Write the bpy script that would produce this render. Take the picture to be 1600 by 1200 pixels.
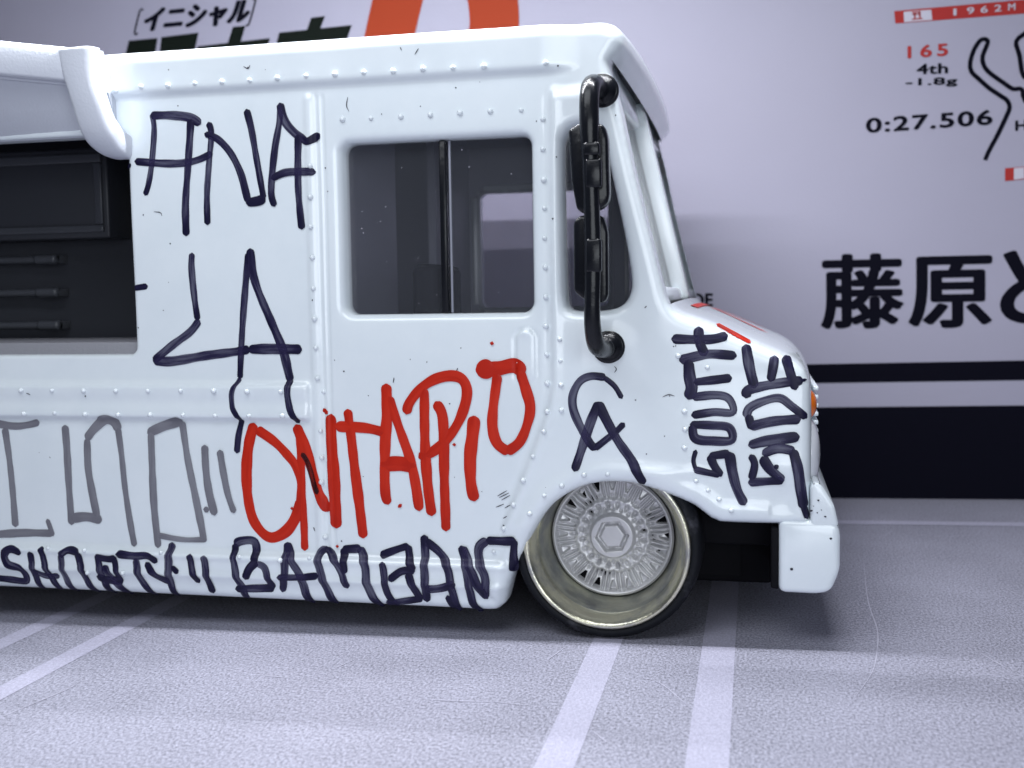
# Close-up of a small die-cast step van with marker lettering, standing on a printed mat in front of a printed card.
# 1 Blender unit = 1 cm (unit scale 0.01): the toy is 3.4 cm tall.
import bpy, bmesh, math, random
import numpy as np
from mathutils import Matrix, Vector

for o in list(bpy.data.objects): bpy.data.objects.remove(o)
scene = bpy.context.scene
col = scene.collection
scene.unit_settings.system = 'METRIC'; scene.unit_settings.scale_length = 0.01; scene.unit_settings.length_unit = 'CENTIMETERS'

# ------------------------------------------------------------------ camera
cam_d = bpy.data.cameras.new('camera'); cam = bpy.data.objects.new('camera', cam_d); col.objects.link(cam)
cam.matrix_world = Matrix(((0.97613538, 0.01455952, 0.21667426, 0.824956), (0.21486070, 0.08014645, -0.97335062, -5.885934),
                           (-0.03153719, 0.99667676, 0.07510552, 1.888370), (0, 0, 0, 1)))
cam_d.sensor_width = 36; cam_d.sensor_fit = 'HORIZONTAL'; cam_d.lens = 38.529
cam_d.clip_start = 0.05; cam_d.clip_end = 500
cam_d.dof.use_dof = True; cam_d.dof.focus_distance = 5.95; cam_d.dof.aperture_fstop = 0.98
scene.camera = cam

# ------------------------------------------------------------------ light: two LED strips over the van, soft room light and an added fill from the front
world = bpy.data.worlds.new('World'); scene.world = world; world.use_nodes = True
bg = world.node_tree.nodes['Background']; bg.inputs[0].default_value = (0.62, 0.64, 0.80, 1); bg.inputs[1].default_value = 0.05
def area(name, loc, target, sx, sy, energy, color):
    l = bpy.data.lights.new(name, 'AREA'); l.shape = 'RECTANGLE'; l.size = sx; l.size_y = sy; l.energy = energy; l.color = color
    o = bpy.data.objects.new(name, l); col.objects.link(o); o.location = loc
    d = Vector(target) - Vector(loc); o.rotation_euler = d.to_track_quat('-Z', 'Y').to_euler(); return o
area('led_strip', (-1.3, -0.035, 5.8), (-1.3, -0.0349, 0), 6.2, 0.06, 575, (0.93, 0.95, 1.0))
area('led_strip_back', (-2.2, 0.94, 5.8), (-2.2, 0.9401, 0), 4.4, 0.06, 150, (0.93, 0.95, 1.0))
area('room_light', (4.5, -13.0, 3.2), (-0.8, 0, 1.6), 12, 5, 730, (0.88, 0.94, 1.0))
area('front_fill', (-1.4, -4.0, 6.6), (-1.2, -0.1, 1.8), 6, 3.4, 285, (0.90, 0.94, 1.0))  # added fill, not a fixture: brightens the mat foreground and upper panel
scene.view_settings.view_transform = 'Standard'; scene.view_settings.look = 'None'
scene.view_settings.exposure = 0; scene.view_settings.gamma = 1
scene.cycles.transparent_max_bounces = 24; scene.cycles.max_bounces = 10

# ------------------------------------------------------------------ shapes read off the toy (cm, van frame x forward, z up)
STROKES = [('ana', 'navy', 0.0307, [(-2.6286, 2.9961), (-2.6187, 2.9089), (-2.641, 2.7234), (-2.6676, 2.5996), (-2.6914, 2.5378)]), ('ana', 'navy', 0.0442, [(-2.6289, 2.9899), (-2.4979, 2.9834), (-2.3889, 2.9656), (-2.329, 2.932)]),
 ('ana', 'navy', 0.0393, [(-2.3829, 2.9469), (-2.3944, 2.8367), (-2.4159, 2.6523), (-2.4375, 2.4667), (-2.4405, 2.2983)]),
 ('ana', 'navy', 0.0368, [(-2.7428, 2.7301), (-2.5651, 2.7116), (-2.4409, 2.709), (-2.3444, 2.7236), (-2.2614, 2.7545)]), ('ana', 'navy', 0.027, [(-2.8031, 2.7026), (-2.7829, 2.713)]),
 ('ana', 'navy', 0.0331, [(-2.2708, 2.9267), (-2.2569, 2.8673), (-2.2769, 2.7084), (-2.298, 2.524), (-2.3021, 2.3567)]),
 ('ana', 'navy', 0.0368, [(-2.2909, 2.8664), (-2.2176, 2.8348), (-2.1399, 2.7518), (-2.0836, 2.6393), (-2.0543, 2.5278), (-2.0427, 2.4783)]),
 ('ana', 'navy', 0.0344, [(-2.0331, 2.988), (-2.0078, 2.88), (-1.9808, 2.7084), (-1.959, 2.5733), (-1.9459, 2.4934)]), ('ana', 'navy', 0.0491, [(-2.0431, 2.4685), (-1.9759, 2.476), (-1.946, 2.4897)]),
 ('ana', 'navy', 0.0344, [(-1.8274, 3.004), (-1.8342, 2.92), (-1.8656, 2.7764), (-1.8878, 2.6316), (-1.8974, 2.51), (-1.881, 2.4484)]),
 ('ana', 'navy', 0.0417, [(-1.8272, 3.01), (-1.8014, 2.9184), (-1.7511, 2.8557), (-1.7, 2.8173), (-1.6616, 2.7975), (-1.6021, 2.8308)]),
 ('ana', 'navy', 0.0368, [(-1.7231, 2.8304), (-1.7305, 2.6859), (-1.7331, 2.5286), (-1.7266, 2.4068), (-1.719, 2.3152)]), ('ana', 'navy', 0.0393, [(-1.8849, 2.601), (-1.8113, 2.6286), (-1.7061, 2.6305), (-1.6345, 2.6253)]),
 ('la', 'navy', 0.0344, [(-2.4082, 2.1822), (-2.4141, 2.1071), (-2.4044, 1.9434), (-2.3894, 1.8043)]), ('la', 'navy', 0.0393, [(-2.383, 1.7916), (-2.4411, 1.7289), (-2.556, 1.6534), (-2.6797, 1.5643)]),
 ('la', 'navy', 0.0466, [(-2.6757, 1.5579), (-2.5602, 1.5576), (-2.3499, 1.5888), (-2.1429, 1.6132), (-2.0744, 1.6254)]),
 ('la', 'navy', 0.0344, [(-2.054, 2.1739), (-2.0726, 2.0378), (-2.0958, 1.8512), (-2.1169, 1.6508), (-2.1322, 1.4618)]),
 ('la', 'navy', 0.027, [(-2.1325, 1.4555), (-2.1726, 1.3731), (-2.1755, 1.2969), (-2.15, 1.2463), (-2.1279, 1.2147)]), ('la', 'navy', 0.0319, [(-2.1279, 1.2147), (-2.1548, 1.1189), (-2.1681, 1.0229)]),
 ('la', 'navy', 0.0442, [(-2.0397, 2.1959), (-2.0307, 2.0743), (-1.9949, 1.9495), (-1.9206, 1.7744), (-1.8588, 1.6244), (-1.8296, 1.4995), (-1.8179, 1.4495)]),
 ('la', 'navy', 0.0344, [(-1.8179, 1.4495), (-1.8253, 1.3493), (-1.8104, 1.274), (-1.7726, 1.2053)]), ('la', 'navy', 0.0491, [(-2.0608, 1.6254), (-1.9392, 1.6273), (-1.7522, 1.6239)]),
 ('dash', 'navy', 0.0295, [(-2.7916, 1.9915), (-2.7091, 2.0015)]), ('ino', 'grey', 0.0417, [(-3.8402, 1.186), (-3.659, 1.1609), (-3.5529, 1.1686), (-3.48, 1.1853)]),
 ('ino', 'grey', 0.0417, [(-3.7133, 1.1402), (-3.6947, 0.9389), (-3.6837, 0.7368), (-3.6769, 0.5404)]), ('ino', 'grey', 0.0442, [(-3.8835, 0.4726), (-3.6369, 0.4941), (-3.4251, 0.4981)]),
 ('ino', 'grey', 0.0295, [(-3.4506, 0.5809), (-3.4182, 0.4875)]), ('ino', 'grey', 0.0442, [(-3.2954, 1.1606), (-3.29, 1.0123), (-3.2888, 0.8129), (-3.2841, 0.5656)]),
 ('ino', 'grey', 0.0565, [(-3.2705, 0.5969), (-3.1811, 0.6088), (-3.0862, 0.5941)]), ('ino', 'grey', 0.0442, [(-3.1495, 1.0805), (-3.151, 0.9086), (-3.1297, 0.7499), (-3.107, 0.6175)]),
 ('ino', 'grey', 0.054, [(-3.1488, 1.0937), (-3.0945, 1.1535), (-3.0191, 1.2067), (-2.9617, 1.1942), (-2.9379, 1.1486)]),
 ('ino', 'grey', 0.0368, [(-2.9379, 1.1486), (-2.9216, 0.9786), (-2.9087, 0.7947), (-2.8826, 0.5842), (-2.8602, 0.4458)]), ('ino', 'grey', 0.054, [(-2.732, 1.1314), (-2.6336, 1.1714), (-2.5222, 1.2021)]),
 ('ino', 'grey', 0.0417, [(-2.7209, 1.125), (-2.7215, 0.9558), (-2.7191, 0.6941), (-2.7017, 0.4446)]), ('ino', 'grey', 0.0417, [(-2.5128, 1.1919), (-2.4865, 0.9857), (-2.4466, 0.7662), (-2.4125, 0.5719), (-2.4016, 0.494)]),
 ('ino', 'grey', 0.0319, [(-2.6988, 0.5106), (-2.5359, 0.4896), (-2.3876, 0.4945)]), ('ino', 'grey', 0.0442, [(-2.3718, 1.052), (-2.3701, 0.9231), (-2.3549, 0.7813), (-2.3252, 0.6525)]),
 ('ino', 'grey', 0.0393, [(-2.2757, 1.0251), (-2.2539, 0.8738), (-2.2307, 0.7584), (-2.1996, 0.6689)]), ('ino', 'grey', 0.0319, [(-2.3872, 0.6767), (-2.3648, 0.6747)]),
 ('ontario', 'red', 0.0614, [(-2.0572, 1.1814), (-2.093, 1.064), (-2.1128, 0.8976), (-2.1053, 0.731), (-2.0688, 0.6033), (-1.9828, 0.5223), (-1.8865, 0.5511), (-1.816, 0.6363), (-1.7789, 0.7392)]),
 ('ontario', 'red', 0.054, [(-2.031, 1.1538), (-1.9355, 1.0915), (-1.8571, 1.0167), (-1.7991, 0.9417), (-1.7716, 0.8409), (-1.7794, 0.7265)]),
 ('ontario', 'red', 0.0442, [(-1.7742, 1.1692), (-1.7694, 1.0307), (-1.7662, 0.8411), (-1.7617, 0.6506), (-1.7612, 0.4592)]),
 ('ontario', 'red', 0.0614, [(-1.7874, 1.1753), (-1.7356, 1.0438), (-1.6933, 0.9058), (-1.6635, 0.7927), (-1.6259, 0.7178), (-1.6065, 0.6993)]),
 ('ontario', 'red', 0.0682, [(-1.5768, 1.2351), (-1.5786, 1.1101), (-1.5695, 0.9245), (-1.5625, 0.6024)]), ('ontario', 'red', 0.0236, [(-1.6195, 1.2782), (-1.5987, 1.2534)]),
 ('ontario', 'red', 0.0564, [(-1.4717, 1.2681), (-1.4563, 1.1301), (-1.4378, 0.927), (-1.4187, 0.7418), (-1.3999, 0.5466)]), ('ontario', 'red', 0.0564, [(-1.5375, 1.18), (-1.4114, 1.1767), (-1.3346, 1.1683), (-1.2584, 1.1508)]),
 ('ontario', 'red', 0.06, [(-1.2354, 1.4137), (-1.2367, 1.2516), (-1.2498, 1.1143), (-1.2593, 0.9304), (-1.2581, 0.7921), (-1.2448, 0.7481)]),
 ('ontario', 'red', 0.0545, [(-1.2201, 1.3428), (-1.1848, 1.2338), (-1.145, 1.1156), (-1.1008, 0.9792), (-1.0756, 0.8423), (-1.0596, 0.7142)]), ('ontario', 'red', 0.0764, [(-1.2633, 0.9626), (-1.177, 0.9715), (-1.0918, 0.9611)]),
 ('ontario', 'red', 0.0564, [(-1.0112, 1.389), (-1.0153, 1.208), (-1.0147, 1.0263), (-1.0047, 0.8439), (-0.9865, 0.6886)]),
 ('ontario', 'red', 0.0564,
  [(-1.1176, 1.2662), (-1.1023, 1.3162), (-1.0345, 1.3979), (-0.9491, 1.4521), (-0.8557, 1.4719), (-0.7915, 1.4523), (-0.765, 1.3897), (-0.7806, 1.3001), (-0.8242, 1.2008), (-0.8911, 1.1098), (-0.9673, 1.0452),
   (-1.0433, 1.0122)]),
 ('ontario', 'red', 0.0564, [(-0.9427, 1.3153), (-0.9114, 1.2542), (-0.9049, 1.1187), (-0.9069, 0.8916), (-0.9036, 0.6039)]),
 ('ontario', 'red', 0.0673, [(-0.7266, 1.2332), (-0.7376, 1.1388), (-0.7538, 1.0124), (-0.7519, 0.8677), (-0.735, 0.7819)]), ('ontario', 'red', 0.0764, [(-0.6529, 1.5058), (-0.5799, 1.5128), (-0.4892, 1.5277), (-0.4493, 1.4923)]),
 ('ontario', 'red', 0.1045, [(-0.6638, 1.5076), (-0.6528, 1.5093)]), ('ontario', 'red', 0.0564, [(-0.5897, 1.4702), (-0.6154, 1.3011), (-0.622, 1.1849), (-0.5961, 1.0957), (-0.5375, 1.0518)]),
 ('ontario', 'red', 0.0564, [(-0.4583, 1.4879), (-0.4283, 1.3908), (-0.4071, 1.3024), (-0.4219, 1.2137), (-0.4686, 1.1064), (-0.5375, 1.0518)]), ('ontario', 'red', 0.0221, [(-0.6198, 1.652), (-0.6149, 1.6508)]),
 ('ontario', 'red', 0.0209, [(-0.8464, 1.0851), (-0.8414, 1.0852)]), ('ontario', 'red', 0.0196, [(-1.1803, 0.7219), (-1.1645, 0.736)]), ('ontario', 'red', 0.0196, [(-1.8329, 0.6971), (-1.8288, 0.6972)]),
 ('ontario', 'red', 0.0209, [(-1.5612, 0.4814), (-1.5572, 0.4815)]), ('ontario', 'smear', 0.0319, [(-1.7564, 1.0183), (-1.7246, 0.9683), (-1.6945, 0.8679), (-1.6702, 0.7926)]),
 ('shorty', 'navy', 0.0417, [(-3.6314, 0.3787), (-3.7036, 0.3966), (-3.7444, 0.3542), (-3.7168, 0.3006), (-3.6342, 0.2764), (-3.6068, 0.2229), (-3.6238, 0.1921), (-3.7152, 0.198), (-3.8378, 0.2067)]),
 ('shorty', 'navy', 0.0393, [(-3.5601, 0.3772), (-3.5496, 0.2933), (-3.5322, 0.1986), (-3.5174, 0.1379)]), ('shorty', 'navy', 0.0368, [(-3.4826, 0.4111), (-3.4587, 0.2967), (-3.4255, 0.2166), (-3.3918, 0.1433)]),
 ('shorty', 'navy', 0.0344, [(-3.5405, 0.2664), (-3.4697, 0.2352), (-3.3792, 0.2388)]), ('shorty', 'navy', 0.0393, [(-3.3497, 0.3684), (-3.3398, 0.2742), (-3.3149, 0.1805), (-3.2919, 0.1341)]),
 ('shorty', 'navy', 0.0368, [(-3.3542, 0.3683), (-3.2956, 0.4041), (-3.225, 0.389)]), ('shorty', 'navy', 0.0417, [(-3.2296, 0.3862), (-3.2055, 0.2795), (-3.1732, 0.1865), (-3.1461, 0.1364)]),
 ('shorty', 'navy', 0.0393, [(-3.097, 0.3775), (-3.0796, 0.2844), (-3.0555, 0.178), (-3.0355, 0.1359)]), ('shorty', 'navy', 0.0368, [(-3.1018, 0.3707), (-3.0172, 0.3604), (-2.9729, 0.3686)]),
 ('shorty', 'navy', 0.0368, [(-2.9805, 0.3617), (-2.9695, 0.2887), (-2.9508, 0.2226)]), ('shorty', 'navy', 0.0466, [(-3.1008, 0.2433), (-3.0238, 0.2263), (-2.9475, 0.2294)]),
 ('shorty', 'navy', 0.0442, [(-3.0489, 0.3124), (-2.9947, 0.2208), (-2.9257, 0.1367)]), ('shorty', 'navy', 0.0393, [(-2.9542, 0.3933), (-2.8412, 0.3867), (-2.7545, 0.3898), (-2.7013, 0.3587)]),
 ('shorty', 'navy', 0.0417, [(-2.8352, 0.3604), (-2.8184, 0.2547), (-2.7787, 0.1765), (-2.756, 0.1348)]), ('shorty', 'navy', 0.0368, [(-2.7638, 0.3431), (-2.7164, 0.2787), (-2.6323, 0.2357)]),
 ('shorty', 'navy', 0.0417, [(-2.6081, 0.4609), (-2.6211, 0.3287), (-2.6185, 0.2231), (-2.6051, 0.1376)]), ('shorty', 'navy', 0.0295, [(-2.5969, 0.327), (-2.5611, 0.298)]),
 ('shorty', 'navy', 0.0393, [(-2.4759, 0.4025), (-2.4657, 0.3083), (-2.433, 0.2439)]), ('shorty', 'navy', 0.0417, [(-2.3846, 0.3966), (-2.375, 0.2857), (-2.3511, 0.1817)]),
 ('bambam', 'navy', 0.0409, [(-2.1993, 0.468), (-2.1966, 0.3719), (-2.1809, 0.276), (-2.1575, 0.2167), (-2.1448, 0.1448)]), ('bambam', 'navy', 0.0432, [(-2.1965, 0.4741), (-2.1599, 0.4933), (-2.0733, 0.489), (-2.0619, 0.3829)]),
 ('bambam', 'navy', 0.0409, [(-2.0557, 0.3771), (-2.1019, 0.3333), (-2.123, 0.2808)]), ('bambam', 'navy', 0.0409, [(-2.0433, 0.368), (-2.0059, 0.349), (-1.9828, 0.2841), (-1.9595, 0.2275)]),
 ('bambam', 'navy', 0.0432, [(-2.1926, 0.2055), (-2.0808, 0.2139), (-1.9634, 0.2225)]), ('bambam', 'navy', 0.0409, [(-1.8661, 0.4853), (-1.8742, 0.3958), (-1.8816, 0.2882), (-1.9032, 0.2095)]),
 ('bambam', 'navy', 0.0432, [(-1.8661, 0.4853), (-1.8281, 0.3856), (-1.7748, 0.2925), (-1.7591, 0.1979), (-1.7399, 0.1331)]), ('bambam', 'navy', 0.0341, [(-1.9155, 0.2928), (-1.7871, 0.2979), (-1.677, 0.3107)]),
 ('bambam', 'navy', 0.0432, [(-1.63, 0.4697), (-1.6685, 0.427), (-1.6553, 0.3329), (-1.6213, 0.2276), (-1.5907, 0.1364)]), ('bambam', 'navy', 0.0386, [(-1.6178, 0.4642), (-1.5607, 0.3955), (-1.5201, 0.3146), (-1.4974, 0.2506)]),
 ('bambam', 'navy', 0.0432, [(-1.5108, 0.3385), (-1.5112, 0.4091), (-1.5194, 0.4653)]), ('bambam', 'navy', 0.0432, [(-1.5194, 0.4653), (-1.4214, 0.4734)]),
 ('bambam', 'navy', 0.0432, [(-1.4177, 0.4735), (-1.3835, 0.3904), (-1.3742, 0.2852), (-1.3463, 0.1924), (-1.309, 0.1329)]), ('bambam', 'navy', 0.0386, [(-1.2888, 0.4407), (-1.2061, 0.4727), (-1.1313, 0.4985)]),
 ('bambam', 'navy', 0.0409, [(-1.1278, 0.4951), (-1.1176, 0.4236), (-1.0913, 0.3724)]), ('bambam', 'navy', 0.0409, [(-1.0915, 0.3643), (-1.161, 0.3581), (-1.2319, 0.3086)]),
 ('bambam', 'navy', 0.0386, [(-1.2742, 0.4004), (-1.2647, 0.3014), (-1.2547, 0.2199), (-1.2083, 0.1458)]), ('bambam', 'navy', 0.0386, [(-1.1231, 0.3421), (-1.0972, 0.2734), (-1.0597, 0.1959)]),
 ('bambam', 'navy', 0.0386, [(-1.2623, 0.1586), (-1.1534, 0.1776), (-1.0548, 0.1984)]), ('bambam', 'navy', 0.0409, [(-1.0313, 0.5561), (-1.0277, 0.4501), (-1.0247, 0.3228), (-1.0217, 0.1894)]),
 ('bambam', 'navy', 0.0432, [(-1.02, 0.5288), (-0.9445, 0.4703), (-0.8931, 0.3974), (-0.8719, 0.2829), (-0.8456, 0.1314)]), ('bambam', 'navy', 0.0409, [(-1.0178, 0.2593), (-0.937, 0.2686), (-0.854, 0.2952)]),
 ('bambam', 'navy', 0.0318, [(-0.8968, 0.2182), (-0.8689, 0.1442)]), ('bambam', 'navy', 0.0409, [(-0.8148, 0.5013), (-0.7876, 0.4014), (-0.7664, 0.2873), (-0.7509, 0.1844), (-0.7145, 0.133)]),
 ('bambam', 'navy', 0.0409, [(-0.8055, 0.4982), (-0.7586, 0.391), (-0.714, 0.2895), (-0.6687, 0.2249)]), ('bambam', 'navy', 0.0432, [(-0.6744, 0.2315), (-0.6725, 0.3371), (-0.7112, 0.4386), (-0.71, 0.5072), (-0.6688, 0.5451)]),
 ('bambam', 'navy', 0.0409, [(-0.6607, 0.5453), (-0.5709, 0.5461), (-0.5044, 0.5528)]), ('bambam', 'navy', 0.0386, [(-0.5044, 0.5505), (-0.5126, 0.4686), (-0.5163, 0.3776)]),
 ('south', 'navy', 0.0455, [(0.3764, 1.6681), (0.5026, 1.6641), (0.586, 1.6667), (0.6483, 1.6821)]), ('south', 'navy', 0.05, [(0.5079, 1.7202), (0.513, 1.6513), (0.539, 1.5896)]),
 ('south', 'navy', 0.0432, [(0.4161, 1.556), (0.5024, 1.577), (0.5755, 1.5874), (0.6949, 1.5784)]), ('south', 'navy', 0.0523, [(0.455, 1.5431), (0.4601, 1.4706), (0.4705, 1.4065), (0.4566, 1.3583)]),
 ('south', 'navy', 0.0409, [(0.4916, 1.4386), (0.5858, 1.4493), (0.6711, 1.46)]),
 ('south', 'navy', 0.0386, [(0.4809, 1.3584), (0.5858, 1.3695), (0.6535, 1.3592), (0.6846, 1.3168), (0.6795, 1.2774), (0.5857, 1.2788), (0.4785, 1.2619)]),
 ('south', 'navy', 0.0409, [(0.4721, 1.2114), (0.5751, 1.2092), (0.667, 1.1973), (0.6795, 1.1323), (0.5855, 1.1257), (0.4909, 1.1385), (0.4752, 1.2028)]),
 ('south', 'navy', 0.0227, [(0.4929, 1.0718), (0.4801, 1.0198), (0.4906, 0.9767)]), ('south', 'navy', 0.0318, [(0.4884, 0.9713), (0.5643, 0.9544), (0.6147, 0.9446)]),
 ('south', 'navy', 0.0386, [(0.6221, 0.9448), (0.5854, 1.0), (0.5708, 1.0428)]), ('south', 'navy', 0.0409, [(0.5708, 1.045), (0.6639, 1.0593)]),
 ('south', 'navy', 0.0455, [(0.6691, 1.0573), (0.6848, 0.9589), (0.7109, 0.8627), (0.7443, 0.7969)]), ('side', 'navy', 0.0455, [(0.7536, 1.6266), (0.7722, 1.5129), (0.796, 1.4179)]),
 ('side', 'navy', 0.0455, [(0.757, 1.3649), (0.7642, 1.3946), (0.8443, 1.418), (0.9665, 1.4393), (1.0352, 1.4467)]), ('side', 'navy', 0.0136, [(1.0352, 1.4467), (1.0624, 1.4499)]),
 ('side', 'navy', 0.0409, [(0.8999, 1.5672), (0.89, 1.5022), (0.881, 1.4518)]), ('side', 'navy', 0.0409, [(0.9578, 1.567), (0.9815, 1.4812), (1.0051, 1.4079)]),
 ('side', 'navy', 0.0386, [(0.7572, 1.2589), (0.7726, 1.3014), (0.8445, 1.3389), (0.9261, 1.3551), (0.9873, 1.3134), (1.0584, 1.2561)]), ('side', 'navy', 0.0386, [(0.7675, 1.2589), (0.7831, 1.1975)]),
 ('side', 'navy', 0.0432, [(0.781, 1.206), (0.8959, 1.2336), (1.0231, 1.2453)]), ('side', 'navy', 0.0477, [(0.778, 1.107), (0.8655, 1.1305), (1.0165, 1.1536)]),
 ('side', 'navy', 0.0341, [(0.7802, 1.0483), (0.7989, 1.0038), (0.7835, 0.9287)]), ('side', 'navy', 0.0386, [(0.7753, 0.9071), (0.8455, 0.9139), (0.94, 0.9213)]),
 ('side', 'navy', 0.0477, [(0.94, 0.9266), (0.8762, 0.9839), (0.8432, 1.0366)]), ('side', 'navy', 0.0409, [(0.8472, 1.0622), (0.9169, 1.0909), (0.9965, 1.0793)]),
 ('side', 'navy', 0.05, [(0.9965, 1.0762), (1.0193, 0.9866), (1.0351, 0.8808), (1.0508, 0.7855)]), ('side', 'navy', 0.0295, [(1.0508, 0.7855), (1.0715, 0.7222)]), ('side', 'navy', 0.0227, [(0.909, 0.9973), (0.9121, 0.9931)]),
 ('ca', 'navy', 0.025, [(0.0965, 1.3534), (0.059, 1.4162), (0.0051, 1.4617)]),
 ('ca', 'navy', 0.0386, [(0.0051, 1.4639), (-0.0658, 1.4704), (-0.1264, 1.4431), (-0.1657, 1.3719), (-0.1665, 1.2952), (-0.1344, 1.2076), (-0.0803, 1.1093), (-0.0499, 1.0746)]),
 ('ca', 'navy', 0.0318, [(-0.0498, 1.0768), (0.0075, 1.1215), (0.0625, 1.1659), (0.1062, 1.21)]), ('ca', 'navy', 0.0432, [(-0.1614, 0.9591), (-0.1135, 1.0979), (-0.0681, 1.2302), (-0.0289, 1.3201)]),
 ('ca', 'navy', 0.0455, [(-0.0289, 1.3201), (0.0086, 1.2418), (0.073, 1.1223), (0.1482, 1.0141), (0.1802, 0.9491), (0.2102, 0.8928)]), ('hood', 'red', 0.02, [(0.6027, 1.7432), (0.702, 1.6884), (0.7745, 1.6475)])]
RIVETS = [(-2.8343, 3.1371), (-2.666, 3.1489), (-2.4948, 3.1468), (-2.3254, 3.1496), (-2.158, 3.1487), (-1.9873, 3.1475), (-1.8197, 3.1501), (-1.6476, 3.1522), (-1.4764, 3.1518), (-1.653, 2.6586), (-1.6585, 2.4871), (-1.6612, 2.3196),
 (-1.3074, 3.1513), (-1.1371, 3.1479), (-0.9673, 3.1509), (-0.7983, 3.1461), (-0.626, 3.1437), (-1.4557, 2.9107), (-1.2887, 2.909), (-1.1152, 2.9096), (-0.9452, 2.9102), (-0.7759, 2.912), (-0.606, 2.9124), (-0.4342, 2.91),
 (-0.2889, 3.1426), (-0.3171, 2.8566), (-0.3193, 2.6963), (-0.3162, 2.5338), (-0.3143, 2.3822), (-0.3164, 2.2211), (-0.3145, 2.0631), (-0.314, 1.9019), (-0.3161, 1.7439), (-1.6562, 2.1462), (-1.6552, 1.9711), (-1.6527, 1.7988),
 (-1.65, 1.6333), (-1.6476, 1.4583), (-1.6196, 1.38), (-1.6385, 1.154), (-1.6367, 0.9997), (-3.5617, 1.3841), (-3.35, 1.3847), (-3.1368, 1.3827), (-2.9208, 1.3834), (-2.7091, 1.3841), (-2.4976, 1.3848), (-2.2848, 1.3854),
 (-2.0739, 1.3823), (-1.8631, 1.3817), (-3.5488, 1.2419), (-3.3396, 1.2475), (-3.1324, 1.2412), (-2.9118, 1.2403), (-2.7, 1.2419), (-2.4869, 1.241), (-2.281, 1.2401), (-2.0669, 1.2406), (-1.8571, 1.2423), (-3.7672, 1.3834),
 (-3.7681, 1.2416), (-1.6416, 0.8564), (-1.6315, 0.5337), (-1.7209, 0.4133), (-2.156, 0.4065), (-1.8986, 0.3965), (-0.6276, 0.4827), (-0.3113, 1.5887), (-0.3109, 1.4312), (-0.3105, 1.2765), (-0.3289, 1.1665), (-0.3914, 1.0277),
 (-0.4483, 0.8939), (-0.5056, 0.7555), (-0.5658, 0.6172), (-0.236, 1.6709), (-0.2338, 1.5554), (-0.2318, 1.423), (-0.2311, 1.2842), (-0.2337, 0.8684), (-0.3312, 0.812), (-0.4143, 0.7094), (-3.4343, 0.4127), (-3.1796, 0.4081),
 (-2.6674, 0.4128), (-3.1659, 0.2703), (-2.9232, 0.2798), (-0.1101, 0.9305), (0.0182, 0.9354), (0.4935, 0.9097), (0.5573, 0.8609), (0.6141, 0.8132), (0.6786, 0.7565), (0.5535, 1.5163), (0.4332, 1.2809), (0.4361, 1.1863),
 (0.4326, 1.087), (0.4003, 1.5774)]
ARCH = [(-0.5185, 0.3695), (-0.4358, 0.5379), (-0.3605, 0.6741), (-0.2742, 0.7732), (-0.1408, 0.8545), (-0.0094, 0.8872), (0.1556, 0.8849), (0.2372, 0.863), (0.3415, 0.83), (0.4795, 0.7747), (0.5708, 0.7068), (0.6163, 0.687),
 (0.8751, 0.6842)]
PILLAR = [(0.0347, 3.1515), (0.0971, 2.8887), (0.1528, 2.6187), (0.2122, 2.3647), (0.2685, 2.1371), (0.3216, 1.9228), (0.3484, 1.8511)]
HOOD = [(0.4022, 1.8029), (0.5695, 1.7401), (0.735, 1.668), (0.8988, 1.5965), (0.9963, 1.5493), (1.0547, 1.4958), (1.0809, 1.4223)]
NOSE = [(1.0881, 1.2951), (1.0892, 1.0934), (1.0872, 0.8905), (1.085, 0.7136)]
VISOR = [(-0.1307, 3.3579), (-0.0111, 3.3597), (0.0668, 3.3379), (0.1136, 3.2854), (0.1132, 3.2326), (0.0791, 3.1918)]
QUARTER = [(-0.2117, 2.7018), (-0.198, 2.7519), (-0.165, 2.7947), (-0.113, 2.8087), (-0.0394, 2.8051), (-0.001, 2.7806), (0.0152, 2.7295), (0.0461, 2.5895), (0.0893, 2.3856), (0.1326, 2.1684), (0.1596, 1.9893), (0.1565, 1.9126),
 (0.1239, 1.849), (0.0655, 1.8176), (-0.0908, 1.8066), (-0.1761, 1.8167), (-0.1982, 1.8469), (-0.2051, 1.9313), (-0.2097, 2.3185)]
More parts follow.
